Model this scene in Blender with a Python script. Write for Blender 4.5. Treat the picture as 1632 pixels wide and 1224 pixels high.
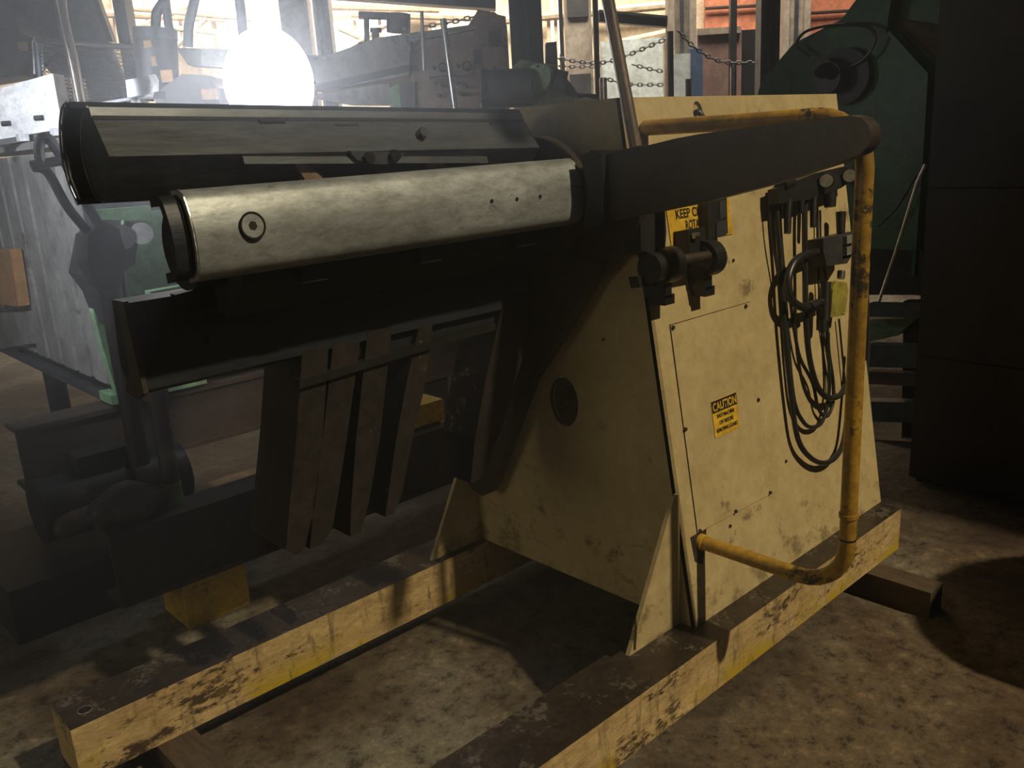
import bpy, bmesh, math, random
from mathutils import Vector, Matrix
random.seed(4)
SC = bpy.context.scene; COL = SC.collection
for o in list(bpy.data.objects): bpy.data.objects.remove(o)

# ------------------------------------------------------------------ camera
F_PX, YAW, PITCH, ROLL = 1398.65, 0.8329, -0.2681, -0.0608
CAM = Vector((-1.7694, -1.1877, 1.55))
Fw = Vector((math.cos(YAW)*math.cos(PITCH), math.sin(YAW)*math.cos(PITCH), math.sin(PITCH)))
R0 = Vector((math.sin(YAW), -math.cos(YAW), 0)); U0 = R0.cross(Fw)
Rt = R0*math.cos(ROLL)+U0*math.sin(ROLL); Up = -R0*math.sin(ROLL)+U0*math.cos(ROLL)
cd = bpy.data.cameras.new('camera'); cam = bpy.data.objects.new('camera', cd); COL.objects.link(cam)
cam.matrix_world = Matrix(((Rt.x, Up.x, -Fw.x, CAM.x), (Rt.y, Up.y, -Fw.y, CAM.y), (Rt.z, Up.z, -Fw.z, CAM.z), (0, 0, 0, 1)))
cd.sensor_width = 36; cd.lens = F_PX/1632*36; cd.clip_start = .02; cd.clip_end = 200
SC.camera = cam
# ------------------------------------------------------------------ world, lights, exposure
W = bpy.data.worlds.new('world'); SC.world = W; W.use_nodes = True
W.node_tree.nodes['Background'].inputs[0].default_value = (.78, .82, 1, 1)
W.node_tree.nodes['Background'].inputs[1].default_value = .012
SC.view_settings.view_transform = 'Standard'; SC.view_settings.look = 'None'
SC.view_settings.gamma = 1; SC.view_settings.exposure = 0; SC.view_settings.use_curve_mapping = False
SC.cycles.use_denoising = True
SC.cycles.max_bounces = 6; SC.cycles.volume_bounces = 0
SC.cycles.sample_clamp_indirect = 4

def aim(o, tgt):
    o.rotation_euler = (Vector(tgt)-o.location).to_track_quat('-Z', 'Y').to_euler()
def light(name, kind, loc, tgt, power, col, **kw):
    d = bpy.data.lights.new(name, kind); o = bpy.data.objects.new(name, d); COL.objects.link(o)
    o.location = loc; aim(o, tgt); d.energy = power; d.color = col
    for k, v in kw.items(): setattr(d, k, v)
    return o
LD = Vector((.21, -.9, 1.0)).normalized()          # direction from the floor towards the hall lamp
HUBP = Vector((-.05, .15, .3))
light('hall_lamp', 'SPOT', HUBP+LD*20, HUBP, 12500, (1, .82, .52), spot_size=math.radians(13.5), spot_blend=.35, shadow_soft_size=.26)
light('front_fill_light', 'AREA', (-5.5, 1.2, 1.6), (0, .5, .7), 22, (1, .86, .52), shape='DISK', size=1.6)  # added fill for the faces turned away from the hall lamp

B_F = Vector((.672714, .739903, 0)); B_R = Vector((.739903, -.672714, 0))
def B(d, s, z): return Vector((CAM.x, CAM.y, 0))+B_F*d+B_R*s+Vector((0, 0, z))
light('wall_fill_light', 'AREA', B(9.2, -.5, 7), B(12.5, -.5, 1.5), 1050, (1, .86, .68), shape='RECTANGLE', size=9, size_y=2, spread=math.radians(110))  # area light added to brighten the far wall, no fitting in view

# ------------------------------------------------------------------ surveying helpers (turn a sighting into a point on a real plane)
def ray(px, py): return (Fw+Rt*((px-816)/F_PX)-Up*((py-612)/F_PX))
def onX(p, v): d = ray(*p); return CAM+d*((v-CAM.x)/d.x)
def onY(p, v): d = ray(*p); return CAM+d*((v-CAM.y)/d.y)
def onZ(p, v): d = ray(*p); return CAM+d*((v-CAM.z)/d.z)
def onD(p, v): d = ray(*p); return CAM+d*(v/d.dot(B_F))
SN = Vector((0, -.988, .1547)); SA = Vector((0, .078, .2434))
def onS(p, off=0): d = ray(*p); return CAM+d*(((SA+SN*off)-CAM).dot(SN)/d.dot(SN))
def sp(x, z, off=0): return Vector((x, .078+(z-.2434)*.1565, z))+SN*off

# ------------------------------------------------------------------ materials
def mat(name, col, col2=None, amt=.5, scale=6, rough=.55, metal=0, bump=.15, chip=None, chipamt=.35, stretch=(1, 1, 1), chs=6, fine=.42):
    m = bpy.data.materials.new(name); m.use_nodes = True; nt = m.node_tree; N = nt.nodes; L = nt.links
    bs = N['Principled BSDF']; tc = N.new('ShaderNodeTexCoord'); mp = N.new('ShaderNodeMapping'); L.new(tc.outputs['Object'], mp.inputs[0])
    mp.inputs['Scale'].default_value = stretch
    no = N.new('ShaderNodeTexNoise'); no.inputs['Scale'].default_value = scale; no.inputs['Detail'].default_value = 9; no.inputs['Roughness'].default_value = .65
    L.new(mp.outputs[0], no.inputs['Vector'])
    r = N.new('ShaderNodeValToRGB'); r.color_ramp.elements[0].position = .5-.28*amt; r.color_ramp.elements[1].position = .62
    c2 = col2 or tuple(c*.5 for c in col)
    r.color_ramp.elements[0].color = (*c2, 1); r.color_ramp.elements[1].color = (*col, 1)
    L.new(no.outputs[0], r.inputs[0]); out = r.outputs[0]
    if chip:
        n2 = N.new('ShaderNodeTexNoise'); n2.inputs['Scale'].default_value = scale*chs; n2.inputs['Detail'].default_value = 10; n2.inputs['Roughness'].default_value = .7
        L.new(mp.outputs[0], n2.inputs['Vector'])
        n3 = N.new('ShaderNodeTexNoise'); n3.inputs['Scale'].default_value = scale*.8; n3.inputs['Detail'].default_value = 3
        L.new(mp.outputs[0], n3.inputs['Vector'])
        ml = N.new('ShaderNodeMath'); ml.operation = 'ADD'; L.new(n2.outputs[0], ml.inputs[0]); L.new(n3.outputs[0], ml.inputs[1])
        r2 = N.new('ShaderNodeValToRGB'); r2.color_ramp.elements[0].position = .5*1.0; r2.color_ramp.elements[1].position = 1
        t = .9+chipamt*.35
        mr = N.new('ShaderNodeMapRange'); mr.inputs[1].default_value = .355+.12*chipamt; mr.inputs[2].default_value = .405+.12*chipamt
        mr.inputs[3].default_value = 0; mr.inputs[4].default_value = 1
        sub = N.new('ShaderNodeMath'); sub.operation = 'MULTIPLY'; sub.inputs[1].default_value = .5; L.new(ml.outputs[0], sub.inputs[0])
        L.new(sub.outputs[0], mr.inputs[0])
        mx = N.new('ShaderNodeMix'); mx.data_type = 'RGBA'; L.new(mr.outputs[0], mx.inputs[0])
        mx.inputs[6].default_value = (*chip, 1); L.new(out, mx.inputs[7]); out = mx.outputs[2]
        N.remove(r2)
    nf = N.new('ShaderNodeTexNoise'); nf.inputs['Scale'].default_value = scale*5; nf.inputs['Detail'].default_value = 12; nf.inputs['Roughness'].default_value = .8
    L.new(mp.outputs[0], nf.inputs['Vector']); rf = N.new('ShaderNodeMapRange'); L.new(nf.outputs[0], rf.inputs[0])
    rf.inputs[1].default_value = .36; rf.inputs[2].default_value = .62; rf.inputs[3].default_value = 1-fine; rf.inputs[4].default_value = 1+fine*.35
    mf = N.new('ShaderNodeMix'); mf.data_type = 'RGBA'; mf.blend_type = 'MULTIPLY'; mf.inputs[0].default_value = 1; L.new(out, mf.inputs[6]); L.new(rf.outputs[0], mf.inputs[7]); out = mf.outputs[2]
    L.new(out, bs.inputs['Base Color'])
    bs.inputs['Roughness'].default_value = rough; bs.inputs['Metallic'].default_value = metal
    if bump:
        bp = N.new('ShaderNodeBump'); bp.inputs['Strength'].default_value = bump; bp.inputs['Distance'].default_value = .004
        nb = N.new('ShaderNodeTexNoise'); nb.inputs['Scale'].default_value = scale*9; nb.inputs['Detail'].default_value = 5
        L.new(mp.outputs[0], nb.inputs['Vector']); L.new(nb.outputs[0], bp.inputs['Height']); L.new(bp.outputs[0], bs.inputs['Normal'])
    return m
def glow(name, col, s):
    m = bpy.data.materials.new(name); m.use_nodes = True; N = m.node_tree.nodes
    b = N['Principled BSDF']; b.inputs['Base Color'].default_value = (.1, .1, .1, 1)
    b.inputs['Emission Color'].default_value = (*col, 1); b.inputs['Emission Strength'].default_value = s
    return m
M = dict(
 cream=mat('cream_paint', (.52, .42, .22), (.40, .31, .16), .9, 4.5, .5, chip=(.22, .165, .09), chipamt=.02, chs=3, fine=.20),
 creamworn=mat('worn_cream_paint', (.56, .41, .20), (.34, .235, .10), .95, 8, .55, chip=(.07, .045, .025), chipamt=.35, stretch=(.6, 1, 1.6), bump=.3),
 railtop=mat('worn_brown_steel', (.060, .044, .032), (.026, .020, .016), .9, 11, .40, .35, chip=(.15, .128, .105), chipamt=.42, bump=.3),
 edge=mat('rubbed_steel_edge', (.42, .38, .33), (.12, .10, .08), .8, 12, .3, .7),
 yellow=mat('yellow_pipe_paint', (.48, .28, .035), (.15, .085, .02), .95, 7, .42, chip=(.05, .035, .02), chipamt=.28, bump=.2),
 brown=mat('dark_brown_paint', (.050, .037, .029), (.026, .020, .016), .7, 5, .42, .1, chip=(.06, .035, .022), chipamt=-.1),
 black=mat('grimy_black', (.018, .018, .02), (.008, .008, .009), .6, 10, .45, .2),
 rubber=mat('black_rubber', (.02, .022, .024), (.012, .012, .013), .5, 12, .38, 0, bump=.05),
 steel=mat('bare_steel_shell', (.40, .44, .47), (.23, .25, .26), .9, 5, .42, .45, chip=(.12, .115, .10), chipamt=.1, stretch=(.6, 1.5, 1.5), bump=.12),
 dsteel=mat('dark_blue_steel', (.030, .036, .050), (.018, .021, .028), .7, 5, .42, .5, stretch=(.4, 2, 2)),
 gsteel=mat('grey_steel', (.10, .115, .135), (.055, .062, .07), .8, 5, .4, .6, stretch=(.4, 2, 2)),
 blade=mat('worn_brown_blade', (.034, .029, .027), (.018, .015, .014), .8, 7, .45, .3, chip=(.16, .13, .10), chipamt=-.14, bump=.2),
 chrome=mat('dull_chrome', (.5, .5, .5), (.3, .3, .3), .5, 9, .25, .9),
 dial=mat('gauge_face_white', (.55, .52, .45), (.42, .4, .33), .5, 14, .4, bump=0),
 decal=mat('yellow_decal', (.78, .50, .04), (.55, .33, .03), .6, 8, .45, bump=0),
 ink=mat('black_decal_ink', (.015, .013, .012), None, .2, 8, .5, bump=0),
 inkred=mat('dark_screw_steel', (.05, .03, .02), None, .2, 8, .5, bump=0),
 green=mat('light_green_machine_paint', (.17, .30, .17), (.09, .16, .09), .7, 5, .5, chip=(.03, .04, .03), chipamt=0),
 dgreen=mat('dark_green_paint', (.035, .125, .045), (.020, .07, .028), .7, 3, .45, bump=.1),
 greengrey=mat('grey_green_casting', (.33, .42, .28), (.12, .15, .10), .8, 7, .5, chip=(.03, .03, .025), chipamt=.05),
 grey=mat('grey_machine_paint', (.26, .26, .25), (.12, .115, .11), .8, 5, .5, chip=(.04, .035, .03), chipamt=0),
 pink=mat('pinkish_grey_casting', (.27, .19, .14), (.13, .09, .065), .8, 6, .55, chip=(.05, .04, .035), chipamt=.05),
 dgrey=mat('dark_grey_steel', (.07, .07, .075), (.03, .03, .035), .7, 6, .5, .3),
 rust=mat('rusty_brown_beam', (.045, .029, .021), (.022, .016, .013), .8, 6, .6, .1, chip=(.03, .02, .015), chipamt=.05),
 timber=mat('oily_timber', (.10, .068, .042), (.04, .028, .02), .9, 9, .75, stretch=(6, .6, 6), bump=.5),
 yblock=mat('yellow_block_paint', (.62, .42, .03), (.38, .24, .03), .7, 8, .5, chip=(.06, .05, .02), chipamt=.1),
 orange=mat('orange_cover_paint', (.42, .22, .07), (.25, .12, .04), .6, 5, .5),
 bluesteel=mat('blue_grey_beam', (.06, .085, .095), (.03, .04, .05), .7, 6, .5, .1),
 coil=mat('coiled_steel_strip', (.12, .11, .11), (.05, .05, .05), .6, 30, .35, .7, stretch=(.2, .2, 1)),
 white=mat('white_painted_plate', (.75, .76, .80), (.45, .46, .5), .6, 4, .4, .2),
 pipe=mat('weathered_tube', (.22, .17, .13), (.09, .07, .055), .8, 8, .38, .5, stretch=(2, 2, .4)),
 wallc=mat('cream_sheet_wall', (.72, .62, .47), (.52, .42, .30), .8, 1.2, .8, bump=.1),
 beige=mat('beige_column_paint', (.34, .30, .25), (.20, .17, .14), .8, 3, .6),
 doorw=mat('pale_blue_door_paint', (.42, .48, .50), (.32, .37, .38), .6, 3, .55),
 doorp=mat('dusty_pink_door_paint', (.24, .15, .13), (.15, .095, .085), .7, 2.5, .6),
 brick=mat('orange_red_wall_panel', (.55, .20, .11), (.34, .12, .07), .8, 2.5, .8),
 blue=mat('blue_wrap_paint', (.05, .09, .18), (.03, .05, .10), .6, 4, .5),
 silver=mat('silver_rod', (.6, .6, .6), (.4, .4, .4), .6, 9, .3, .8),
 cabinet=mat('dark_brown_cabinet', (.022, .016, .013), (.015, .012, .010), .8, 2, .6),
 sky=glow('daylit_window', (1, .96, .90), 5), skyw=glow('daylit_window_warm', (1, .88, .70), 2.4), bulb=glow('work_lamp_lens', (.93, .96, 1), 9),
)

# ------------------------------------------------------------------ mesh helpers
def loc_of(o):
    v = Vector((0, 0, 0))
    while o: v += o.location; o = o.parent
    return v
def obj(name, bm, m, parent=None, smooth=False, origin=None, bevel=0, seg=2):
    if bevel:
        es = [e for e in bm.edges if len(e.link_faces) == 2 and e.calc_face_angle(0) > .5]
        bmesh.ops.bevel(bm, geom=es, offset=bevel, segments=seg, affect='EDGES', clamp_overlap=True)
    bmesh.ops.recalc_face_normals(bm, faces=bm.faces[:])
    base = loc_of(parent) if parent else Vector((0, 0, 0))
    if not parent:
        if origin is None:
            xs = [v.co for v in bm.verts]
            origin = Vector((sum(v.x for v in xs)/len(xs), sum(v.y for v in xs)/len(xs), min(v.z for v in xs)))
        base = Vector(origin)
    for v in bm.verts: v.co -= base
    me = bpy.data.meshes.new(name); bm.to_mesh(me); bm.free()
    for mm in (m if isinstance(m, (list, tuple)) else [m]): me.materials.append(M[mm] if isinstance(mm, str) else mm)
    o = bpy.data.objects.new(name, me); COL.objects.link(o)
    if parent: o.parent = parent
    else: o.location = base
    if smooth:
        for p in me.polygons: p.use_smooth = True
        try: me.set_sharp_from_angle(angle=math.radians(40))
        except Exception: pass
    return o
def thing(name, label, cat, loc, group=None):
    o = bpy.data.objects.new(name, None); COL.objects.link(o); o.location = loc; o.empty_display_size = .05
    o['label'] = label; o['category'] = cat
    if group: o['group'] = group
    return o
def tag(o, label, cat, group=None, kind=None):
    o['label'] = label; o['category'] = cat
    if group: o['group'] = group
    if kind: o['kind'] = kind
    return o
def struct(o): o['kind'] = 'structure'; return o
def bx(bm, a, b, M4=None, mi=None):
    a, b = Vector(a), Vector(b)
    vs = [Vector(((a, b)[i & 1].x, (a, b)[i >> 1 & 1].y, (a, b)[i >> 2 & 1].z)) for i in range(8)]
    if M4: vs = [M4 @ v for v in vs]
    v = [bm.verts.new(c) for c in vs]
    for f in ((0, 1, 3, 2), (4, 6, 7, 5), (0, 4, 5, 1), (2, 3, 7, 6), (0, 2, 6, 4), (1, 5, 7, 3)):
        bm.faces.new([v[i] for i in f])
    return bm
def box(name, a, b, m, parent=None, bevel=0, M4=None, **k): return obj(name, bx(bmesh.new(), a, b, M4), m, parent, bevel=bevel, **k)
def prism_bm(pts, ext, bm=None):
    bm = bm or bmesh.new(); ext = Vector(ext)
    a = [bm.verts.new(Vector(p)) for p in pts]; b = [bm.verts.new(Vector(p)+ext) for p in pts]; n = len(pts)
    bm.faces.new(a); bm.faces.new(b[::-1])
    for i in range(n): bm.faces.new((a[i], b[i], b[(i+1) % n], a[(i+1) % n]))
    return bm
def prism(name, pts, ext, m, parent=None, bevel=0, **k): return obj(name, prism_bm(pts, ext), m, parent, bevel=bevel, **k)
def ptsX(l, x): return [onX(p, x) for p in l]
def ptsY(l, y): return [onY(p, y) for p in l]
def cyl(bm, p0, p1, r0, r1=None, n=20, cap=True):
    p0, p1 = Vector(p0), Vector(p1); r1 = r0 if r1 is None else r1; d = (p1-p0).normalized()
    u = d.orthogonal().normalized(); w = d.cross(u); rings = []
    for p, r in ((p0, r0), (p1, r1)):
        rings.append([bm.verts.new(p+(u*math.cos(t)+w*math.sin(t))*r) for t in [2*math.pi*i/n for i in range(n)]])
    for i in range(n): bm.faces.new((rings[0][i], rings[0][(i+1) % n], rings[1][(i+1) % n], rings[1][i]))
    if cap: bm.faces.new(rings[0][::-1]); bm.faces.new(rings[1])
    return bm
def rod(name, p0, p1, r, m, parent=None, r1=None, n=20, bevel=0): return obj(name, cyl(bmesh.new(), p0, p1, r, r1, n), m, parent, True, bevel=bevel)
def smoothpath(P, k=6):
    P = [Vector(p) for p in P]
    if len(P) < 3: return P
    out = []; E = [P[0]*2-P[1]]+P+[P[-1]*2-P[-2]]
    for i in range(1, len(E)-2):
        for j in range(k):
            t = j/k; a, b, c, d = E[i-1:i+3]
            out.append(.5*((2*b)+(c-a)*t+(2*a-5*b+4*c-d)*t*t+(3*b-a-3*c+d)*t**3))
    return out+[P[-1]]
def tube_bm(P, r, n=10, sm=True, bm=None, k=6):
    P = smoothpath(P, k) if sm else [Vector(p) for p in P]; bm = bm or bmesh.new()
    d0 = (P[1]-P[0]).normalized(); u = d0.orthogonal().normalized(); prev = None; first = None
    for i, p in enumerate(P):
        d = (P[min(i+1, len(P)-1)]-P[max(i-1, 0)]).normalized(); u = (u-d*u.dot(d)).normalized(); w = d.cross(u)
        ring = [bm.verts.new(p+(u*math.cos(t)+w*math.sin(t))*r) for t in [2*math.pi*j/n for j in range(n)]]
        if prev:
            for j in range(n): bm.faces.new((prev[j], prev[(j+1) % n], ring[(j+1) % n], ring[j]))
        else: first = ring
        prev = ring
    bm.faces.new(first[::-1]); bm.faces.new(prev)
    return bm
def tube(name, P, r, m, parent=None, n=10, sm=True): return obj(name, tube_bm(P, r, n, sm), m, parent, True)
def text(name, body, origin, xdir, zdir, h, width, m, parent):
    c = bpy.data.curves.new(name, 'FONT'); c.body = body; c.size = 1; c.extrude = .0; c.offset = .022
    t = bpy.data.objects.new(name, c); COL.objects.link(t); dg = bpy.context.evaluated_depsgraph_get()
    me = bpy.data.meshes.new_from_object(t.evaluated_get(dg)); bpy.data.objects.remove(t)
    bm = bmesh.new(); bm.from_mesh(me); X = Vector(xdir).normalized(); Z = Vector(zdir).normalized()
    x0_ = min(v.co.x for v in bm.verts); wscale = width/(max(v.co.x for v in bm.verts)-x0_)
    for v in bm.verts: v.co = Vector(origin)+X*(v.co.x-x0_)*wscale+Z*v.co.y*h/.7
    return obj(name, bm, m, parent)

# ================================================================== STRUCTURE
def floor_mat():
    m = bpy.data.materials.new('oil_stained_concrete'); m.use_nodes = True; nt = m.node_tree; N = nt.nodes; L = nt.links; bs = N['Principled BSDF']
    tc = N.new('ShaderNodeTexCoord')
    def noise(s, d, r=.6):
        n = N.new('ShaderNodeTexNoise'); n.inputs['Scale'].default_value = s; n.inputs['Detail'].default_value = d; n.inputs['Roughness'].default_value = r
        L.new(tc.outputs['Object'], n.inputs['Vector']); return n
    def ramp(src, stops):
        r = N.new('ShaderNodeValToRGB'); L.new(src, r.inputs[0]); e = r.color_ramp.elements
        while len(e) < len(stops): e.new(.5)
        for i, (p, c) in enumerate(stops): e[i].position = p; e[i].color = (*c, 1)
        return r.outputs[0]
    a = ramp(noise(1.5, 8).outputs[0], [(.38, (.055, .038, .026)), (.48, (.11, .088, .062)), (.56, (.17, .155, .12)), (.68, (.20, .18, .13))])
    b = ramp(noise(16, 14, .82).outputs[0], [(.40, (.18, .16, .14)), (.47, (.78, .77, .75)), (.55, (1.0, .99, .96)), (.63, (1.9, 1.85, 1.7))])
    mx = N.new('ShaderNodeMix'); mx.data_type = 'RGBA'; mx.blend_type = 'MULTIPLY'; mx.inputs[0].default_value = 1
    L.new(a, mx.inputs[6]); L.new(b, mx.inputs[7])
    sx = N.new('ShaderNodeSeparateXYZ'); L.new(tc.outputs['Object'], sx.inputs[0]); ad = N.new('ShaderNodeMath'); ad.operation = 'MULTIPLY_ADD'
    L.new(noise(2.2, 6).outputs[0], ad.inputs[0]); ad.inputs[1].default_value = -1.4; L.new(sx.outputs[1], ad.inputs[2])
    mr = N.new('ShaderNodeMapRange'); mr.inputs[1].default_value = -.35; mr.inputs[2].default_value = -.95; mr.inputs[4].default_value = .8; L.new(ad.outputs[0], mr.inputs[0])
    m2 = N.new('ShaderNodeMix'); m2.data_type = 'RGBA'; m2.blend_type = 'MULTIPLY'; L.new(mr.outputs[0], m2.inputs[0]); L.new(mx.outputs[2], m2.inputs[6]); m2.inputs[7].default_value = (.66, .50, .38, 1)
    L.new(m2.outputs[2], bs.inputs['Base Color'])
    bs.inputs['Roughness'].default_value = .72
    bp = N.new('ShaderNodeBump'); bp.inputs['Strength'].default_value = .5; bp.inputs['Distance'].default_value = .006
    L.new(noise(35, 8, .7).outputs[0], bp.inputs['Height']); L.new(bp.outputs[0], bs.inputs['Normal'])
    return m
struct(box('floor', (-9, -9, -.1), (24, 24, 0), floor_mat(), origin=(0, 0, 0)))
def bbox_(name, d0, d1, s0, s1, z0, z1, m, parent=None, bevel=0):
    M4 = Matrix(((B_R.x, B_F.x, 0, CAM.x), (B_R.y, B_F.y, 0, CAM.y), (0, 0, 1, 0), (0, 0, 0, 1)))
    return box(name, (s0, d0, z0), (s1, d1, z1), m, parent, bevel, M4)
WD = 12.0
struct(bbox_('wall_back', WD, WD+.2, -13, 13, 0, 7, 'wallc'))
def rectD(name, p0, p1, d, th, m, parent=None, zb=None, bevel=0):
    """box facing the aisle at distance d whose front runs from sighting p0 (top left) to p1 (bottom right)"""
    a, b = onD(p0, d), onD(p1, d)
    c = Vector((CAM.x, CAM.y, 0)); s0, s1 = (a-c).dot(B_R), (b-c).dot(B_R)
    return bbox_(name, d, d+th, min(s0, s1), max(s0, s1), b.z if zb is None else zb, a.z, m, parent, bevel)
# windows in the far wall (each with frame bars)
for i, (p0, p1, mt) in enumerate([((168, -60), (345, 75), 'skyw'), ((525, 35), (650, 95), 'sky'), ((870, -60), (912, 140), 'skyw'), ((340, 20), (505, 100), 'sky'), ((685, 45), (760, 95), 'skyw')]):
    w = struct(rectD('window_%d' % (i+1), p0, p1, WD-.05, .05, mt))
    a, b = onD(p0, WD-.09), onD(p1, WD-.09)
    for k in range(4):
        t = k/3; q = a.lerp(Vector((b.x, b.y, a.z)), t)
        rod('glazing_bar', (q.x, q.y, b.z), (q.x, q.y, a.z), .025, 'wallc', w, n=6)
# sloping braces on the far wall
br = thing('lattice_brace', 'pale steel cross braces on the bright far wall left of the lamp', 'brace', onD((300, 70), 11.7))
for (p, q) in [((218, 45), (300, 10)), ((280, 75), (330, 30)), ((300, 40), (330, 80)), ((195, 12), (400, 30)), ((560, 75), (615, 40)), ((540, 45), (620, 80)), ((230, 40), (345, 52))]:
    rod('brace_bar', onD(p, 11.7), onD(q, 11.7), .035, 'wallc', br, n=8)
# cream sheet cladding girts
g = thing('wall_girts', 'cream horizontal rails across the far wall above the doors', 'rail', onD((900, 40), 11.85))
for (p, q, r) in [((800, 33), (1065, 8), .05), ((868, 30), (1063, 12), .03), ((958, 75), (1066, 52), .05), ((500, 8), (700, 14), .06), ((560, 22), (760, 28), .05), ((170, 22), (360, 30), .05)]:
    rod('girt', onD(p, 11.85), onD(q, 11.85), r, 'wallc', g, n=8)
# doors and panels
d1 = struct(rectD('door_1', (957, 66), (1062, 160), 11.8, .06, 'doorw', zb=.02))
rectD('door_frame', (952, 62), (957, 160), 11.75, .1, 'dgrey', d1, zb=.02); rectD('door_frame', (1060, 62), (1066, 160), 11.75, .1, 'beige', d1, zb=.02)
d2 = struct(rectD('door_2', (1112, 50), (1181, 160), 10.6, .06, 'doorp', zb=.02))
rectD('door_hinge_strip', (1112, 46), (1181, 52), 10.55, .05, 'beige', d2)
rectD('dark_opening', (1181, 48), (1215, 160), 10.65, .05, 'black', d2, zb=.02)
for i, (p0, p1) in enumerate([((1124, -60), (1164, 50)), ((1174, -60), (1216, 46)), ((1240, -60), (1380, 60))]):
    t = rectD('wall_panel', p0, p1, 11.7, .08, 'brick')
    tag(t, ['orange red wall panel above the dusty pink door', 'orange red wall panel between the dark post and the striped column', 'orange red wall panel beside the top of the dark green reel'][i], 'panel')
    a, b = onD(p0, 11.65), onD(p1, 11.65)
    for k in (.35, .75): rod('panel_rib', (a.x, a.y, b.z+(a.z-b.z)*k), (b.x, b.y, b.z+(a.z-b.z)*k), .02, 'rust', t, n=6)

# steel columns
def column(x0, x1, d, label, m='dgrey', flange=True, th=.18):
    a, b = onD((x0, 100), d), onD((x1, 100), d); c = Vector((CAM.x, CAM.y, 0)); s0, s1 = (a-c).dot(B_R), (b-c).dot(B_R)
    t = thing('steel_column', label, 'column', B(d+th/2, (s0+s1)/2, 0)); w = s1-s0
    if flange:
        bbox_('flange', d, d+th, s0, s0+w*.22, 0, 5.5, m, t); bbox_('flange', d, d+th, s1-w*.22, s1, 0, 5.5, m, t)
        bbox_('web', d+th*.4, d+th*.6, s0+w*.2, s1-w*.2, 0, 5.5, m, t)
        bbox_('conduit', d+.02, d+.05, s0+w*.45, s0+w*.57, 0, 5.5, 'gsteel', t)
    else:
        bbox_('web', d, d+th, s0, s1, 0, 5.5, m, t); bbox_('base_plate', d-.05, d+th+.05, s0-.06, s1+.06, 0, .03, m, t)
    return t
column(816, 867, 7.6, 'wide dark ribbed steel column behind the green gearbox', 'dgrey')
column(894, 900, 9.5, 'thin dark post on the left edge of the beige ladder column', 'dgrey', False, .05)
t = column(903, 945, 10.5, 'beige column with open rectangular panels beside pale blue door', 'beige', False, .15)
for z in (.7, 1.9, 3.1): 
    a = onD((908, 100), 10.4); b = onD((942, 100), 10.4); c = Vector((CAM.x, CAM.y, 0))
    bbox_('recess', 10.47, 10.5, (a-c).dot(B_R), (b-c).dot(B_R), z-.25, z+.35, 'dgrey', t)
column(948, 956, 9.0, 'narrow black post just left of the pale blue door', 'black', False, .08)
t = column(1066, 1110, 10.2, 'beige riveted column with a blue band beside the pale blue door', 'beige', True)
a = onD((1064, 78), 10.1); b = onD((1120, 78), 10.1); c = Vector((CAM.x, CAM.y, 0))
bbox_('blue_band', 10.12, 10.2, (a-c).dot(B_R), (b-c).dot(B_R)-.12, .3, onD((1090, 85), 10.1).z, 'doorw', t); bbox_('blue_edge', 10.1, 10.2, (b-c).dot(B_R)-.13, (b-c).dot(B_R)+.0, .3, onD((1090, 78), 10.1).z, 'blue', t)
column(1164, 1174, 10.3, 'slim dark post dividing the orange red wall panels', 'black', False, .08)
column(1212, 1242, 8.6, 'worn grey ribbed column left of the dark green reel', 'gsteel')
column(1247, 1290, 10.8, 'brownish column partly hidden by the dark green reel', 'beige')
column(508, 533, 8.2, 'grey column right of the bright work lamp', 'gsteel', True)
column(455, 500, 8.8, 'pale column directly behind the work lamp glare', 'beige', False)
column(195, 214, 8.0, 'dark brown post left of the yellow banded motor', 'rust', False)
# dark lintel beam, top centre
t = thing('lintel_beam', 'dark horizontal beam running between posts above the pale door', 'beam', onD((1000, 30), 10.3))
prism('web', [onD(p, 10.3) for p in [(955, 17), (1066, 27), (1066, 43), (955, 34)]], B_F*.12, 'black', t)
prism('flange', [onD(p, 10.25) for p in [(955, 15), (1066, 25), (1066, 29), (955, 19)]], B_F*.2, 'black', t)
t = thing('roof_edge_beam', 'dark overhead beam crossing the top edge behind the grey machine', 'beam', onD((620, 0), 7.0))
prism('web', [onD(p, 7) for p in [(505, -6), (700, 8), (790, 14), (790, -30), (505, -30)]], B_F*.15, 'black', t)

# chains hung between thin stanchions
def chain(P, d, label, r=.012):
    Q = smoothpath([onD(p, d) for p in P], 5); bm = bmesh.new(); L = 0; pts = []
    tot = sum((Q[i+1]-Q[i]).length for i in range(len(Q)-1)); n = int(tot/.05); acc = 0; j = 0
    for k in range(n):
        tgt = k*tot/n
        while j < len(Q)-2 and acc+(Q[j+1]-Q[j]).length < tgt: acc += (Q[j+1]-Q[j]).length; j += 1
        f = (tgt-acc)/max((Q[j+1]-Q[j]).length, 1e-6); p = Q[j].lerp(Q[j+1], min(f, 1)); dr = (Q[j+1]-Q[j]).normalized()
        s = Vector((0, 0, 1)) if k % 2 else B_F
        s = (s-dr*s.dot(dr)).normalized()
        ring = [p+dr*math.cos(a)*.036+s*math.sin(a)*.018 for a in [2*math.pi*i/6 for i in range(7)]]
        tube_bm(ring, .007, 4, False, bm)
    return tag(obj('chain', bm, 'dgrey'), label, 'chain')
chain([(888, 93), (930, 99), (965, 99), (1000, 88), (1062, 62)], 9.3, 'rusty link chain sagging up to the beige riveted column')
chain([(888, 105), (920, 106), (960, 105)], 9.9, 'short taut chain left of the pale blue door')
chain([(1012, 104), (1045, 112), (1075, 115)], 9.9, 'link chain sagging across the lower half of the pale blue door')
chain([(1083, 52), (1110, 78), (1150, 98), (1212, 100)], 9.0, 'link chain sagging in front of the dusty pink door')
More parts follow.
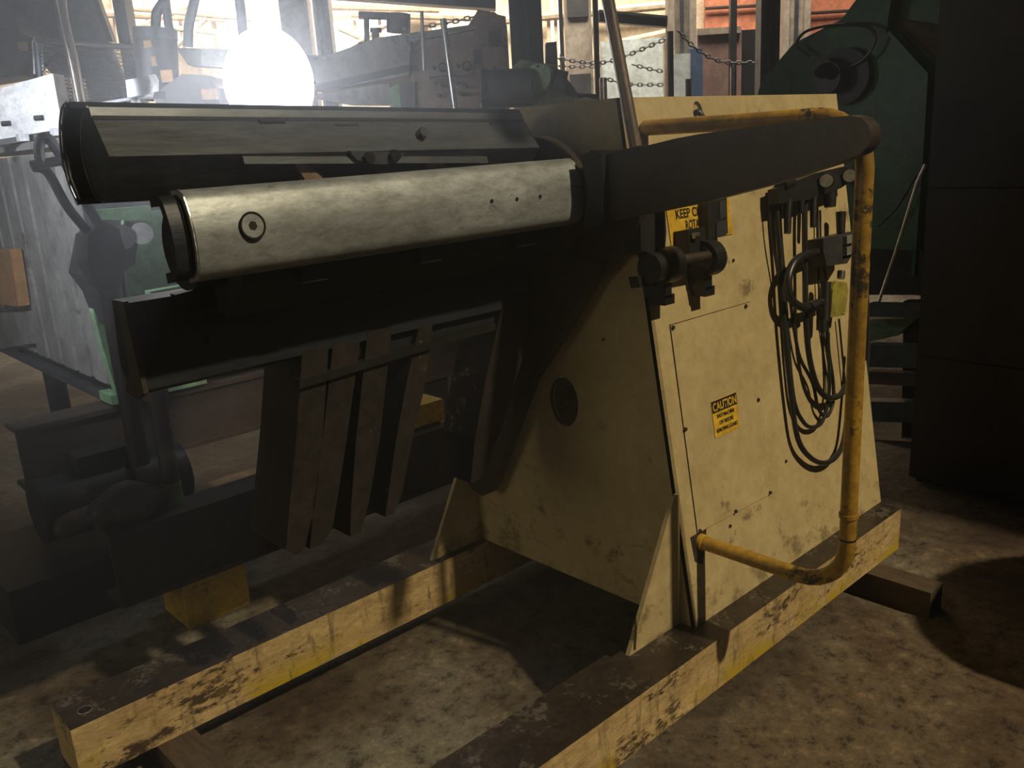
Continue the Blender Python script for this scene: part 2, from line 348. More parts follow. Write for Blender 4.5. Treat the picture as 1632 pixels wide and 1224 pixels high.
chain([(680, 41), (715, 36), (750, 28), (790, 18)], 8.4, 'link chain behind the top of the pinkish grey headstock')
chain([(965, 125), (1000, 134), (1060, 135)], 9.6, 'lowest link chain across the foot of the pale blue door')
for (x, y0, d, lab) in [(958, 124, 8.7, 'short bright stanchion behind the cream housing, left one'), (964, 124, 8.6, 'short dark stanchion beside the bright one behind the cream housing'), (1068, 50, 8.6, 'tall dark stanchion in front of the beige riveted column'), (1167, 107, 8.8, 'thin bright stanchion in front of the dusty pink door'), (1171, 100, 9.1, 'taller thin rusty stanchion in front of the dusty pink door'), (894, 86, 9.9, 'thin rusty stanchion behind the green gearbox'), (1097, 126, 9.0, 'small dark stanchion left of the dusty pink door'), (1061, 62, 9.4, 'cream stanchion at the right edge of the pale blue door')]:
    p = onD((x, y0), d); t = thing('stanchion', lab, 'post', (p.x, p.y, 0))
    rod('post', (p.x, p.y, 0), p, .018 if 'thin' in lab or 'short' in lab else .03, 'silver' if 'bright' in lab else 'dgrey' if 'cream ' not in lab else 'wallc', t, n=10)
    rod('foot', (p.x, p.y, 0), (p.x, p.y, .02), .09, 'dgrey', t, n=14)

# ================================================================== UNCOILER (main machine)
U = thing('uncoiler', 'cream painted coil uncoiler on two long rails with steel mandrel and brown keeper arms', 'machine', (0, .54, 0))
ZT, ZB = .2434, .0919
def underpaint(m):
    nt = m.node_tree; N = nt.nodes; L = nt.links; bs = N['Principled BSDF']; src = bs.inputs['Base Color'].links[0].from_socket
    tc = N.new('ShaderNodeTexCoord'); sx = N.new('ShaderNodeSeparateXYZ'); L.new(tc.outputs['Object'], sx.inputs[0])
    mr = N.new('ShaderNodeMapRange'); mr.inputs[1].default_value = .175; mr.inputs[2].default_value = .10; L.new(sx.outputs[2], mr.inputs[0])
    no = N.new('ShaderNodeTexNoise'); no.inputs['Scale'].default_value = 5; no.inputs['Detail'].default_value = 8; L.new(tc.outputs['Object'], no.inputs['Vector'])
    m2 = N.new('ShaderNodeMapRange'); m2.inputs[1].default_value = .50; m2.inputs[2].default_value = .58; L.new(no.outputs[0], m2.inputs[0])
    ml = N.new('ShaderNodeMath'); ml.operation = 'MULTIPLY'; L.new(mr.outputs[0], ml.inputs[0]); L.new(m2.outputs[0], ml.inputs[1])
    mx = N.new('ShaderNodeMix'); mx.data_type = 'RGBA'; L.new(ml.outputs[0], mx.inputs[0]); L.new(src, mx.inputs[6]); mx.inputs[7].default_value = (.42, .30, .02, 1)
    # grimy rubs in vertical streaks
    mp = N.new('ShaderNodeMapping'); mp.inputs['Scale'].default_value = (26, 8, 5); L.new(tc.outputs['Object'], mp.inputs[0])
    n3 = N.new('ShaderNodeTexNoise'); n3.inputs['Scale'].default_value = 1; n3.inputs['Detail'].default_value = 8; n3.inputs['Roughness'].default_value = .7; L.new(mp.outputs[0], n3.inputs['Vector'])
    m3 = N.new('ShaderNodeMapRange'); m3.inputs[1].default_value = .46; m3.inputs[2].default_value = .34; m3.inputs[4].default_value = .8; L.new(n3.outputs[0], m3.inputs[0])
    m4 = N.new('ShaderNodeMix'); m4.data_type = 'RGBA'; L.new(m3.outputs[0], m4.inputs[0]); L.new(mx.outputs[2], m4.inputs[6]); m4.inputs[7].default_value = (.09, .065, .035, 1)
    L.new(m4.outputs[2], bs.inputs['Base Color'])
underpaint(M['creamworn'])
def grime(m, z0, z1, col, sc, lo, hi):
    nt = m.node_tree; N = nt.nodes; L = nt.links; bs = N['Principled BSDF']; src = bs.inputs['Base Color'].links[0].from_socket
    tc = N.new('ShaderNodeTexCoord'); sx = N.new('ShaderNodeSeparateXYZ'); L.new(tc.outputs['Object'], sx.inputs[0])
    mr = N.new('ShaderNodeMapRange'); mr.inputs[1].default_value = z1; mr.inputs[2].default_value = z0; mr.inputs[3].default_value = 0; mr.inputs[4].default_value = .16; L.new(sx.outputs[2], mr.inputs[0])
    mp = N.new('ShaderNodeMapping'); mp.inputs['Scale'].default_value = sc; L.new(tc.outputs['Object'], mp.inputs[0])
    no = N.new('ShaderNodeTexNoise'); no.inputs['Scale'].default_value = 1; no.inputs['Detail'].default_value = 10; no.inputs['Roughness'].default_value = .72; L.new(mp.outputs[0], no.inputs['Vector'])
    ad = N.new('ShaderNodeMath'); ad.operation = 'SUBTRACT'; L.new(no.outputs[0], ad.inputs[0]); L.new(mr.outputs[0], ad.inputs[1])
    m3 = N.new('ShaderNodeMapRange'); m3.inputs[1].default_value = hi; m3.inputs[2].default_value = lo; m3.inputs[4].default_value = .75; L.new(ad.outputs[0], m3.inputs[0])
    m4 = N.new('ShaderNodeMix'); m4.data_type = 'RGBA'; L.new(m3.outputs[0], m4.inputs[0]); L.new(src, m4.inputs[6]); m4.inputs[7].default_value = (*col, 1)
    L.new(m4.outputs[2], bs.inputs['Base Color'])
grime(M['cream'], .24, .52, (.15, .11, .055), (9, 9, 12), .26, .36)
def rail(y0, y1, x0, x1):
    bm = bx(bmesh.new(), (x0, y0, ZB), (x1, y1, ZT))
    o = obj('base_rail', bm, ['creamworn', 'railtop', 'edge'], U, bevel=.009, seg=2)
    for p in o.data.polygons:
        if p.normal.z > .9: p.material_index = 1
        elif p.normal.z > .25 and p.normal.y < -.2: p.material_index = 2
    o['label'] = 'rail with yellow cream sides and a worn brown top'
    return o
r1 = rail(0, .158, -1.357, 1.1026); r2 = rail(.9262, 1.084, -1.357, 1.1026)
box('rail_cap_plate', (-1.35, .02, ZT-.001), (-.262, .172, ZT+.004), 'railtop', r1, bevel=.002)
for q in [onZ((135, 1132), ZT)]:
    rod('bolt_hole', (q.x, q.y, ZT-.02), (q.x, q.y, ZT+.0015), .016, 'black', r2, n=16)
    bm = bmesh.new(); tube_bm([Vector((q.x, q.y, ZT+.001))+Vector((math.cos(a), math.sin(a), 0))*.017 for a in [i*math.pi/10 for i in range(21)]], .0018, 5, False, bm); obj('hole_rim', bm, 'edge', r2)
rod('bolt_hole', (1.04, .05, ZT-.02), (1.04, .05, ZT+.001), .013, 'black', r1, n=14)
# front plate with oval hole
YC = .544
def yn(z): return .078+(z-ZT)*.1565
def yf(z): return 2*YC-yn(z)
def plate_with_hole(poly, hole, ext):
    bm = bmesh.new(); ext = Vector(ext)
    for off in (Vector((0, 0, 0)), ext):
        a = [bm.verts.new(Vector(p)+off) for p in poly]; h = [bm.verts.new(Vector(p)+off) for p in hole]
        es = [bm.edges.new((a[i], a[(i+1) % len(a)])) for i in range(len(a))]+[bm.edges.new((h[i], h[(i+1) % len(h)])) for i in range(len(h))]
        bmesh.ops.triangle_fill(bm, edges=es, use_beauty=True)
        if off.length == 0: A, H = a, h
    for P, Q in ((A, a), (H, h)):
        for i in range(len(P)):
            j = (i+1) % len(P); bm.faces.new((P[i], P[j], Q[j], Q[i]))
    return bm
ZTOP = 1.642
hc = onX((899, 640), 0)
hole = [Vector((0, hc.y+math.cos(a)*.052, hc.z+math.sin(a)*.072)) for a in [2*math.pi*i/28 for i in range(28)]]
poly = [Vector((0, yn(ZT), ZT)), Vector((0, yn(ZTOP), ZTOP)), Vector((0, yf(ZTOP), ZTOP)), Vector((0, yf(ZT), ZT))]
fp = obj('front_plate', plate_with_hole(poly, hole, (.014, 0, 0)), 'cream', U)
bm = tube_bm([h+Vector((.001, 0, 0)) for h in hole]+[hole[0], hole[1]], .004, 6, False); obj('hole_rim', bm, 'inkred', fp)
rod('plate_hole', onX((962, 541), -.001)-Vector((.001, 0, 0)), onX((962, 541), 0), .005, 'inkred', fp, n=10)
# housing sides
lh = onS((1112, 178)); 
holeS = [Vector((lh.x+math.cos(a)*.022, 0, lh.z+math.sin(a)*.028)) for a in [2*math.pi*i/20 for i in range(20)]]
holeS = [sp(h.x, h.z) for h in holeS]
XL = 1.1056
sidep = obj('side_plate', plate_with_hole([sp(0, ZT), sp(XL, ZT), sp(XL, ZTOP), sp(0, ZTOP)], holeS, -SN*.012), 'cream', U)
prism('side_plate', [(0, yf(ZT), ZT), (XL, yf(ZT), ZT), (XL, yf(ZTOP), ZTOP), (0, yf(ZTOP), ZTOP)], (0, -.012, 0), 'cream', U)
prism('back_plate', [(XL-.012, yn(ZT)+.012, ZT), (XL-.012, yn(ZTOP)+.012, ZTOP), (XL-.012, yf(ZTOP)-.012, ZTOP), (XL-.012, yf(ZT)-.012, ZT)], (.012, 0, 0), 'cream', U)
prism('inner_shelf', [(.014, yn(1.5)+.014, 1.5), (XL-.02, yn(1.5)+.014, 1.5), (XL-.02, yf(1.5)-.014, 1.5), (.014, yf(1.5)-.014, 1.5)], (0, 0, .01), 'cream', U)
tube('lifting_lug', [lh+Vector((0, .02, -.02)), lh+Vector((0, -.0, -.0)), lh+Vector((.02, -.012, -.03)), lh+Vector((.03, .0, -.05))], .008, 'gsteel', U)
# end stiffener at back corner (flared foot)
prism('rear_gusset', [sp(XL, ZT), sp(XL, .75), sp(XL+.0, .75)+Vector((.012, 0, 0)), sp(XL, ZT)+Vector((.012, 0, 0))], (0, .02, 0), 'cream', U)
# gussets
for y in (.125, YC*2-.131):
    g = prism('gusset', [(0, y, ZT), (-.222, y, ZT), (-.022, y, .625), (0, y, .625)], (0, .013, 0), 'cream', U, bevel=.0015, seg=1)
# chipped corner of the near gusset
prism('chipped_corner', [(-.205, .1245, .255), (-.197, .1245, .335), (-.191, .1245, .345), (-.188, .1245, .31), (-.196, .1245, .25)], (0, .0008, 0), 'inkred', U)
# access panel
pc = [(.066, .492), (.455, .486), (.455, 1.060), (.072, 1.060)]
pa = prism('access_panel', [sp(x, z, .0035) for x, z in pc], -SN*.003, 'cream', U)
bm = bmesh.new(); tube_bm([sp(x, z, .0012) for x, z in [(.072, 1.061), (.066, .492), (.455, .486), (.4555, .55)]], .0018, 4, False, bm); tube_bm([sp(x, z, .001) for x, z in [(.072, 1.061), (.456, 1.061), (.456, .486)]], .0014, 4, False, bm); obj('panel_seam', bm, 'inkred', pa)
for (px, py) in [(1072, 522), (1188, 488), (1092, 684), (1115, 846), (1227, 785), (1172, 815), (1208, 637)]:
    q = onS((px, py), .004); rod('screw', q-SN*.001, q+SN*.004, .0055, 'inkred', pa, n=10)
for (px, py) in [(1163, 838), (1252, 735), (1187, 488), (1168, 415)]:
    q = onS((px, py), 0); rod('plate_screw', q, q+SN*.004, .0045, 'inkred', sidep, n=8)
# decals
SX = Vector((1, 0, 0)); SZ = Vector((0, .1547, .988))
cs = prism('caution_label', [sp(.198, .722, .0045), sp(.320, .722, .0045), sp(.322, .824, .0045), sp(.200, .824, .0045)], SN*.0008, 'decal', U)
prism('label_header', [sp(.200, .790, .0054), sp(.3215, .790, .0054), sp(.322, .823, .0054), sp(.200, .823, .0054)], SN*.0004, 'ink', cs)
text('lettering', 'CAUTION', sp(.204, .795, .0062), SX, SZ, .0225, .114, 'decal', cs)
for k, (s, x) in enumerate([('SHUT MACHINE', .217), ('OFF BEFORE', .225), ('REMOVING GUARD', .208)]):
    text('lettering', s, sp(x, .773-.0195*k, .0062), SX, SZ, .0105, .26*2-2*x+.0, 'ink', cs)
ks = prism('warning_label', [sp(.122, 1.262, .002), sp(.410, 1.262, .002), sp(.410, 1.47, .002), sp(.122, 1.47, .002)], SN*.001, 'decal', U)
k1 = onS((1078, 349), .0038); text('lettering', 'KEEP CLEAR', k1, SX, SZ, .024, (onS((1135, 343), .0038)-k1).length, 'ink', ks)
k2 = onS((1094, 366), .0038); text('lettering', 'ROTATING', k2, SX, SZ, .024, (onS((1134, 361), .0038)-k2).length, 'ink', ks)
# guard hoop
HX = .077
P = [(HX, .135, .463), (HX, -.17, .463)]+[(HX, -.184-.12*math.sin(a), .583-.12*math.cos(a)) for a in [math.pi/2*i/7 for i in range(8)]]
P += [(HX, -.304, 1.0)]+[(HX, -.194-.11*math.cos(a), 1.455+.11*math.sin(a)) for a in [math.pi/2*i/7 for i in range(8)]]+[(HX, .28, 1.5656)]
hoop = obj('guard_hoop', tube_bm(P, .0195, 16, False), 'yellow', U, True)
rod('pipe_collar', (HX, -.304, .655), (HX, -.304, .665), .0225, 'yellow', hoop, n=16)
rod('pipe_collar', (HX, -.304, .598), (HX, -.304, .602), .0205, 'black', hoop, n=16)
bm = cyl(bmesh.new(), (HX, .150, .463), (HX, .100, .463), .0235, .0225, 16); o = obj('weld_collar', bm, 'decal', hoop, True)
q = sp(.077, .463, .0); prism('torch_cut_patch', [sp(.035, .49, .0016), sp(.04, .42, .0016), sp(.07, .40, .0016), sp(.095, .45, .0016), sp(.115, .51, .0016), sp(.10, .50, .0016), sp(.06, .49, .0016)], -SN*.0016, 'inkred', hoop)

# mandrel
C = Vector((0, YC, 1.387))
core = bmesh.new(); cyl(core, (-1.06, YC, 1.387), (-.02, YC, 1.387), .085, n=24); bx(core, (-.98, YC-.07, 1.32), (-.2, YC+.07, 1.455))
core = obj('mandrel_core', core, 'dsteel', U, bevel=.004, seg=1)
rod('hub_disc', (-.085, YC, 1.387), (-.035, YC, 1.387), .175, 'brown', core, n=40, bevel=.004)
rod('hub_disc', (-.035, YC, 1.387), (0, YC, 1.387), .12, 'brown', core, n=32)
def seg_section(ang, pts):
    r = Vector((0, math.cos(ang), math.sin(ang))); t = Vector((0, r.z, -r.y))
    if t.z < 0: t = -t
    return [C+r*a+t*b for a, b in pts]
A1 = math.radians(171.8)
def shell(h, R0_, curv, th, leg, n=14, rc=.016):
    o = []
    def rr(t): return R0_-t*t/(2*curv)
    for i in range(n+1):
        t = -h+2*h*i/n; o.append((rr(t)-(.010 if i in (0, n) else 0), t))
    o.insert(0, (rr(h)-leg, -h-.004)); o.append((rr(h)-leg, h+.004))
    inner = [(rr(h)-leg, h-.014)]+[(rr(t)-th, t) for t in [h*.8-2*h*.8*i/8 for i in range(9)]]+[(rr(h)-leg, -h+.014)]
    return o+inner
sec = seg_section(A1, [(a, b+.012) for a, b in shell(.08, .208, .16, .02, .05)])
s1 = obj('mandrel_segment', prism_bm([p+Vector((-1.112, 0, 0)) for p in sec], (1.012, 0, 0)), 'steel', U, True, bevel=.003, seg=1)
s1['label'] = 'bare worn steel segment facing the aisle with one recessed bolt'
sec = seg_section(A1, [(a, b+.012) for a, b in shell(.074, .186, .16, .018, .05)])
obj('end_liner', prism_bm([p+Vector((-1.145, 0, 0)) for p in sec], (1.06, 0, 0)), 'dsteel', s1, True)
sec = seg_section(A1, [(.07, -.05), (.166, -.05), (.166, .07), (.07, .07)])
obj('wedge_block', prism_bm([p+Vector((-1.0, 0, 0)) for p in sec], (.9, 0, 0)), 'dsteel', s1)
RD = Vector((0, math.cos(A1), math.sin(A1)))
q = onY((402, 360), C.y+RD.y*.2075)
bolt = cyl(bmesh.new(), q+RD*-.004, q+RD*.0030, .0225, .0215, 28); cb = obj('socket_bolt', bolt, 'steel', s1, True)
bm = tube_bm([q+RD*.0025+(Vector((1, 0, 0))*math.cos(a)+RD.cross(Vector((1, 0, 0)))*math.sin(a))*.024 for a in [2*math.pi*i/24 for i in range(26)]], .0022, 6, False); obj('bolt_recess', bm, 'black', s1)
bm = cyl(bmesh.new(), q+RD*.001, q+RD*.0034, .009, n=6); obj('hex_socket', bm, 'black', s1)
for (px, py) in [(784, 320), (824, 317), (861, 313)]:
    q = onY((px, py), C.y+RD.y*.2082)+RD*.0005; rod('tapped_hole', q-RD*.003, q+RD*.0008, .0042, 'black', s1, n=10)
# upper segment, slightly raised at its free end
def tilt(pts, dz, x0, x1):
    a = [Vector((x0, y, z+dz)) for y, z in pts]; b = [Vector((x1, y, z)) for y, z in pts]; bm = bmesh.new(); n = len(pts)
    va = [bm.verts.new(p) for p in a]; vb = [bm.verts.new(p) for p in b]; bm.faces.new(va); bm.faces.new(vb[::-1])
    for i in range(n): bm.faces.new((va[i], va[(i+1) % n], vb[(i+1) % n], vb[i]))
    return bm
usec = [(.486, 1.533), (.533, 1.597), (.540, 1.604), (.547, 1.622), (.575, 1.615), (.605, 1.585), (.622, 1.54), (.615, 1.50), (.59, 1.465), (.55, 1.452)]
us = obj('mandrel_segment', tilt(usec, .035, -1.185, -.10), 'gsteel', U, bevel=.002, seg=1)
us['label'] = 'grey steel segment on top with bolted edge strips'
obj('groove', tilt([(.534, 1.600), (.5395, 1.6068), (.545, 1.602), (.54, 1.59)], .035, -1.184, -.11), 'black', us)
usec2 = [(.552, 1.632), (.588, 1.624), (.622, 1.592), (.640, 1.54), (.632, 1.49), (.602, 1.45), (.594, 1.46), (.622, 1.50), (.628, 1.54), (.612, 1.585), (.58, 1.615), (.552, 1.622)]
obj('outer_shell', tilt(usec2, .035, -1.215, -.10), 'dsteel', us, True)
tube('rim_highlight', [(-1.187, y, z+.035) for y, z in usec[3:]], .0022, 'chrome', us, 6, True)  # bright rim light on the segment ends, put in as thin chrome tubes
tube('rim_highlight', [(-1.217, y, z+.035) for y, z in usec2[:6]], .0022, 'chrome', us, 6, True)
tube('rim_highlight', [(-1.114, p.y, p.z) for p in seg_section(A1, [(a, b+.012) for a, b in shell(.08, .208, .16, .02, .05)])[1:16]], .0018, 'chrome', s1, 6, True)
obj('edge_strip', tilt([(.482, 1.505), (.486, 1.520), (.50, 1.522), (.50, 1.507)], .035, -.93, -.285), 'gsteel', us, bevel=.001, seg=1)
for px in (900, 1) if 0 else ():
    pass
lug = [onY(p, .475) for p in [(558, 240), (568, 254), (585, 261), (618, 262), (634, 257), (645, 243)]]
lg = prism('link_lug', lug, (0, .02, 0), 'gsteel', us, bevel=.002, seg=1)
for p in [(585, 252), (626, 248)]:
    q = onY(p, .475); rod('hex_bolt', q+Vector((0, .0, 0)), q+Vector((0, -.014, 0)), .0135, 'black', lg, n=6, bevel=.002)
q = onY((672, 216), .505); rod('hex_bolt', q+Vector((0, .01, 0)), q+Vector((0, -.012, .008)), .0125, 'black', us, n=6, bevel=.002)
for pp in [(435, 192), (552, 200), (795, 197), (243, 208)]:
    q = onY(pp, .53); box('spacer_clip', (q.x-.03, q.y-.004, q.z-.003), (q.x+.03, q.y+.01, q.z+.003), 'gsteel', us)
for pp in [[(468, 258), (490, 262), (522, 290), (490, 292)], [(672, 250), (697, 252), (714, 266), (688, 268)]]:
    prism('link_bar', [onY(p, .50) for p in pp], (0, .02, 0), 'pink', us)
# lower segment
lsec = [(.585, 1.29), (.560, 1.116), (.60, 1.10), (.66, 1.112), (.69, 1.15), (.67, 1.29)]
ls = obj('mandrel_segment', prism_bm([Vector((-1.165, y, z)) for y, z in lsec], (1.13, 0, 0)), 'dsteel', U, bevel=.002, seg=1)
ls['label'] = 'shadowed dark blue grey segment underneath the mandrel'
prism('end_plate', [(-1.175, y, z) for y, z in [(.62, 1.295), (.578, 1.295), (.553, 1.112), (.60, 1.092), (.66, 1.10), (.61, 1.15)]], (.010, 0, 0), 'rust', ls)
for pp in [(343, 452), (868, 432), (866, 466), (335, 540)]:
    q = onY(pp, .565); rod('hex_bolt', q+Vector((0, .03, 0)), q+Vector((0, -.008, 0)), .011, 'gsteel' if pp[0] > 500 else 'dsteel', ls, n=6)
obj('stiffener_web', prism_bm([Vector((-1.0, y, z)) for y, z in [(.50, 1.24), (.62, 1.26), (.62, 1.36), (.42, 1.36), (.42, 1.315)]], (.93, 0, 0)), 'dsteel', ls)
prism('jaw_lip', ptsY([(280, 470), (385, 440), (402, 443), (410, 452), (405, 464), (385, 472), (290, 488)], .56), (0, .03, 0), 'dsteel', ls, bevel=.002, seg=1)
# link knuckles in the gap between lower and near segments
for x in (-.85, -.55, -.25):
    box('link_knuckle', (x-.03, .40, 1.30), (x+.03, .50, 1.42), 'dsteel', core, bevel=.008)

# keeper arms
AX = -.105
a1 = [(958, 247), (1031, 232), (1075, 221), (1112, 214), (1160, 207), (1208, 201), (1318, 188), (1355, 184), (1372, 188), (1384, 199), (1388, 216), (1384, 232), (1372, 245), (1336, 260), (1280, 278), (1226, 295), (1160, 313), (1097, 328), (1030, 342), (961, 355)]
arm1 = prism('keeper_arm', ptsX(a1, AX), (.045, 0, 0), 'brown', U, bevel=.007, seg=3, smooth=True)
arm1['label'] = 'brown keeper arm swung up to the right'
bm = tube_bm([p+Vector((-.001, 0, 0)) for p in ptsX([(957, 250), (955, 300), (962, 352)], AX)], .003, 5, False); obj('weld_bead', bm, 'edge', arm1)
prism('arm_bracket', ptsX([(925, 247), (940, 243), (958, 243), (962, 300), (962, 356), (945, 362), (928, 360), (938, 310)], AX-.02), (.08, 0, 0), 'black', arm1, bevel=.004)
prism('root_plate', ptsX([(940, 240), (985, 240), (1020, 232), (1020, 345), (1010, 380), (960, 440), (905, 470), (850, 470), (850, 420), (900, 420), (930, 380)], AX+.05), (.03, 0, 0), 'brown', arm1, bevel=.003, seg=1)
box('rusty_pad', (-.10, .26, 1.50), (-.05, .335, 1.513), 'rust', arm1)
a2 = [(870, 400), (960, 420), (925, 480), (885, 548), (845, 610), (828, 655), (815, 690), (795, 745), (778, 786), (768, 791), (752, 780), (745, 768), (760, 720), (778, 670), (800, 600), (830, 520), (845, 450)]
arm2 = prism('keeper_arm', ptsX(a2, -.075), (.04, 0, 0), 'brown', U, bevel=.007, seg=3, smooth=True)
arm2['label'] = 'brown keeper arm hanging down in front of the housing plate'
prism('arm_liner', ptsX([(800, 646), (806, 640), (790, 690), (768, 730), (752, 742), (760, 720), (778, 680)], -.082), (.008, 0, 0), 'blade', arm2)
# coil fingers hanging under the mandrel
for i, (pp, dp) in enumerate([([(482, 560), (524, 550), (514, 700), (503, 800), (487, 870), (472, 886), (456, 876), (462, 800), (472, 700)], .17),
        ([(531, 548), (574, 545), (553, 696), (537, 800), (530, 840), (512, 868), (494, 875), (500, 800), (515, 696)], .05),
        ([(586, 530), (625, 520), (606, 696), (588, 800), (575, 848), (558, 855), (560, 800), (568, 696)], .07),
        ([(668, 520), (690, 516), (676, 620), (658, 696), (640, 790), (628, 818), (614, 824), (620, 780), (632, 696), (650, 600)], .10),
        ([(800, 490), (842, 480), (836, 560), (800, 680), (770, 760), (750, 770), (757, 700), (775, 600)], .14)]):
    o = prism('coil_finger', ptsY(pp, .56), (0, dp, 0), 'blade', U, bevel=.003, seg=1)
    o['label'] = ['first hanging finger from the left', 'reddish second hanging finger', 'third hanging finger with pointed tip', 'scuffed fourth hanging finger', 'fifth finger half hidden by the arm'][i]
xb = prism('finger_crossbar', ptsY([(478, 606), (700, 540), (790, 515), (790, 526), (700, 552), (478, 620)], .548), (0, .03, 0), 'black', U)
prism('finger_rail', ptsY([(478, 540), (880, 462), (880, 505), (478, 590)], .58), (0, .03, 0), 'dsteel', U)

# bearings and brake on the side plate
brk = obj('brake_bracket', prism_bm([onS(p, .05) for p in [(1020, 342), (1060, 334), (1062, 370), (1060, 400), (1040, 404), (1022, 400)]], -SN*.05), 'black', U, bevel=.003)
for i, (px, py, off, r, w) in enumerate([(1064, 422, .05, .046, .034), (1129, 411, .05, .048, .028)]):
    q = onS((px, py), off); rod('bearing', q-Vector((w, 0, 0)), q+Vector((w*.6, 0, 0)), r, 'black', brk, n=28, bevel=.006)
    rod('bearing_ring', q-Vector((w+.005, 0, 0)), q-Vector((w, 0, 0)), r*.7, 'dgrey', brk, n=24)
    rod('bearing_ring', q+Vector((w*.6, 0, 0)), q+Vector((w*.6+.004, 0, 0)), r*.93, 'gsteel', brk, n=28)
    box('bearing_foot', (q.x-.035, q.y-.012, q.z-.082), (q.x+.0, q.y+.05, q.z-.02), 'black', brk, bevel=.004)
    box('bearing_lug', (q.x-.03, q.y-.012, q.z-.10), (q.x+.012, q.y+.05, q.z-.075), 'black', brk, bevel=.003)
    if i == 0: rod('brake_drum', q-Vector((.075, 0, 0)), q-Vector((w, 0, 0)), .038, 'black', brk, n=24, bevel=.004)
prism('bearing_upright', [onS(p, .05) for p in [(1096, 366), (1124, 361), (1126, 400), (1100, 404)]], -SN*.045, 'black', brk, bevel=.003)
q0 = onS((1066, 418), .07); q1 = onS((1136, 406), .07); rod('rusty_shaft', q0, q1, .0135, 'rust', brk)
q = onS((1116, 374), .06); rod('bolt_head', q-Vector((.01, 0, 0)), q-Vector((.03, 0, 0)), .008, 'chrome', brk, n=10)
cb = prism('control_box', [onS(p, .034) for p in [(1127, 318), (1158, 312), (1160, 372), (1130, 382)]], -SN*.033, 'black', U, bevel=.003)
prism('box_plate', [onS(p, .036) for p in [(1147, 320), (1157, 318), (1158, 346), (1148, 349)]], -SN*.002, 'dgrey', cb)
prism('lower_cover', [onS(p, .038) for p in [(1142, 354), (1158, 350), (1158, 374), (1142, 379)]], -SN*.01, 'dgrey', cb)
prism('edge_stub', [onS(p, .03) for p in [(1016, 440), (1045, 436), (1045, 454), (1020, 458)]], -SN*.03, 'black', U, bevel=.002)

# air service unit
air = obj('air_manifold', prism_bm([onS(p, .06) for p in [(1240, 300), (1300, 276), (1360, 262), (1362, 285), (1340, 300), (1290, 318), (1242, 324)]], -SN*.035), 'black', U, bevel=.004)
for (px, py) in [(1317, 288), (1354, 280)]:
    q = onS((px, py), .085); dirn = (Vector((-.93, -.36, 0))).normalized()
    q2 = q; rod('gauge_body', q2-dirn*.03, q2+dirn*.001, .0225, 'black', air, n=24)
    g_ = rod('gauge_dial', q2+dirn*.001, q2+dirn*.003, .0195, 'dial', air, n=24)
for (x0, y0, x1, y1, r) in [(1256, 318, 1255, 372, .013), (1297, 312, 1296, 362, .012), (1322, 306, 1323, 330, .022), (1276, 318, 1277, 340, .012), (1340, 338, 1340, 372, .016), (1245, 296, 1262, 290, .02)]:
    rod('filter_bowl', onS((x0, y0), .05), onS((x1, y1), .05), r, 'black', air, r1=r*.8, n=16, bevel=.002)
prism('valve_stack', [onS(p, .07) for p in [(1312, 380), (1362, 368), (1362, 400), (1350, 420), (1318, 424), (1312, 400)]], -SN*.06, 'dgrey', U, bevel=.004)
for k in range(2): prism('valve_plate', [onS(p, .085) for p in [(1350, 376+k*18), (1363, 373+k*18), (1363, 385+k*18), (1350, 389+k*18)]], -SN*.02, 'grey', U, bevel=.002)
M['olive'] = mat('olive_yellow_paint', (.34, .30, .06), (.16, .14, .03), .8, 20, .45, chip=(.05, .045, .02), chipamt=.2)
yv = prism('yellow_valve', [onS(p, .05) for p in [(1332, 448), (1350, 450), (1352, 464), (1347, 502), (1324, 506), (1327, 460)]], -SN*.04, 'olive', U, bevel=.004)
rod('valve_knob', onS((1340, 444), .05), onS((1341, 432), .05), .012, 'chrome', yv, n=14)
rod('port_elbow', onS((1312, 510), .05), onS((1312, 530), .05), .012, 'black', yv, n=14)
rod('valve_body', onS((1316, 450), .05), onS((1314, 512), .05), .016, 'black', yv, n=16)
tube('return_pipe', [onS(p, o_) for p, o_ in [((1326, 396), .04), ((1300, 402), .05), ((1272, 412), .06), ((1259, 432), .06), ((1256, 455), .06), ((1262, 478), .06), ((1280, 490), .06), ((1300, 484), .05), ((1318, 478), .04)]], .0125, 'rubber', U)
rod('pipe_nut', onS((1290, 491), .06), onS((1300, 485), .055), .018, 'black', U, n=6)
for pts, r, off in [
    ([(1262, 292), (1240, 298), (1238, 340), (1244, 420), (1250, 520), (1262, 640), (1272, 700), (1290, 728), (1312, 738), (1332, 728), (1345, 700), (1352, 640), (1358, 560)], .0085, .05),
    ([(1266, 298), (1244, 306), (1243, 360), (1250, 450), (1257, 560), (1266, 640), (1280, 672), (1294, 681), (1310, 672), (1319, 640), (1322, 600), (1318, 520)], .0065, .035),
    ([(1310, 280), (1290, 290), (1283, 330), (1283, 420), (1285, 520), (1292, 580), (1304, 618), (1320, 634), (1338, 630), (1348, 615)], .0095, .07),
    ([(1260, 480), (1265, 520), (1275, 570), (1295, 610), (1304, 650), (1317, 664), (1327, 645), (1328, 610), (1321, 560), (1320, 530)], .0055, .03),
    ([(1303, 335), (1304, 400), (1306, 480), (1314, 540), (1321, 590), (1322, 630)], .0035, .02),
    ([(1307, 335), (1309, 400), (1318, 450)], .0035, .02),
    ([(1337, 508), (1342, 560), (1347, 612)], .0035, .02),
    ([(1236, 296), (1227, 315), (1229, 370), (1240, 440), (1250, 500)], .0035, .045),
    ([(1358, 285), (1372, 330), (1382, 480), (1383, 560), (1376, 640), (1368, 670)], .0075, -.02)]:
    tube('air_hose', [onS(p, off*.45+.004 if off > 0 else off) for p in pts], r, 'rubber', U, 8)
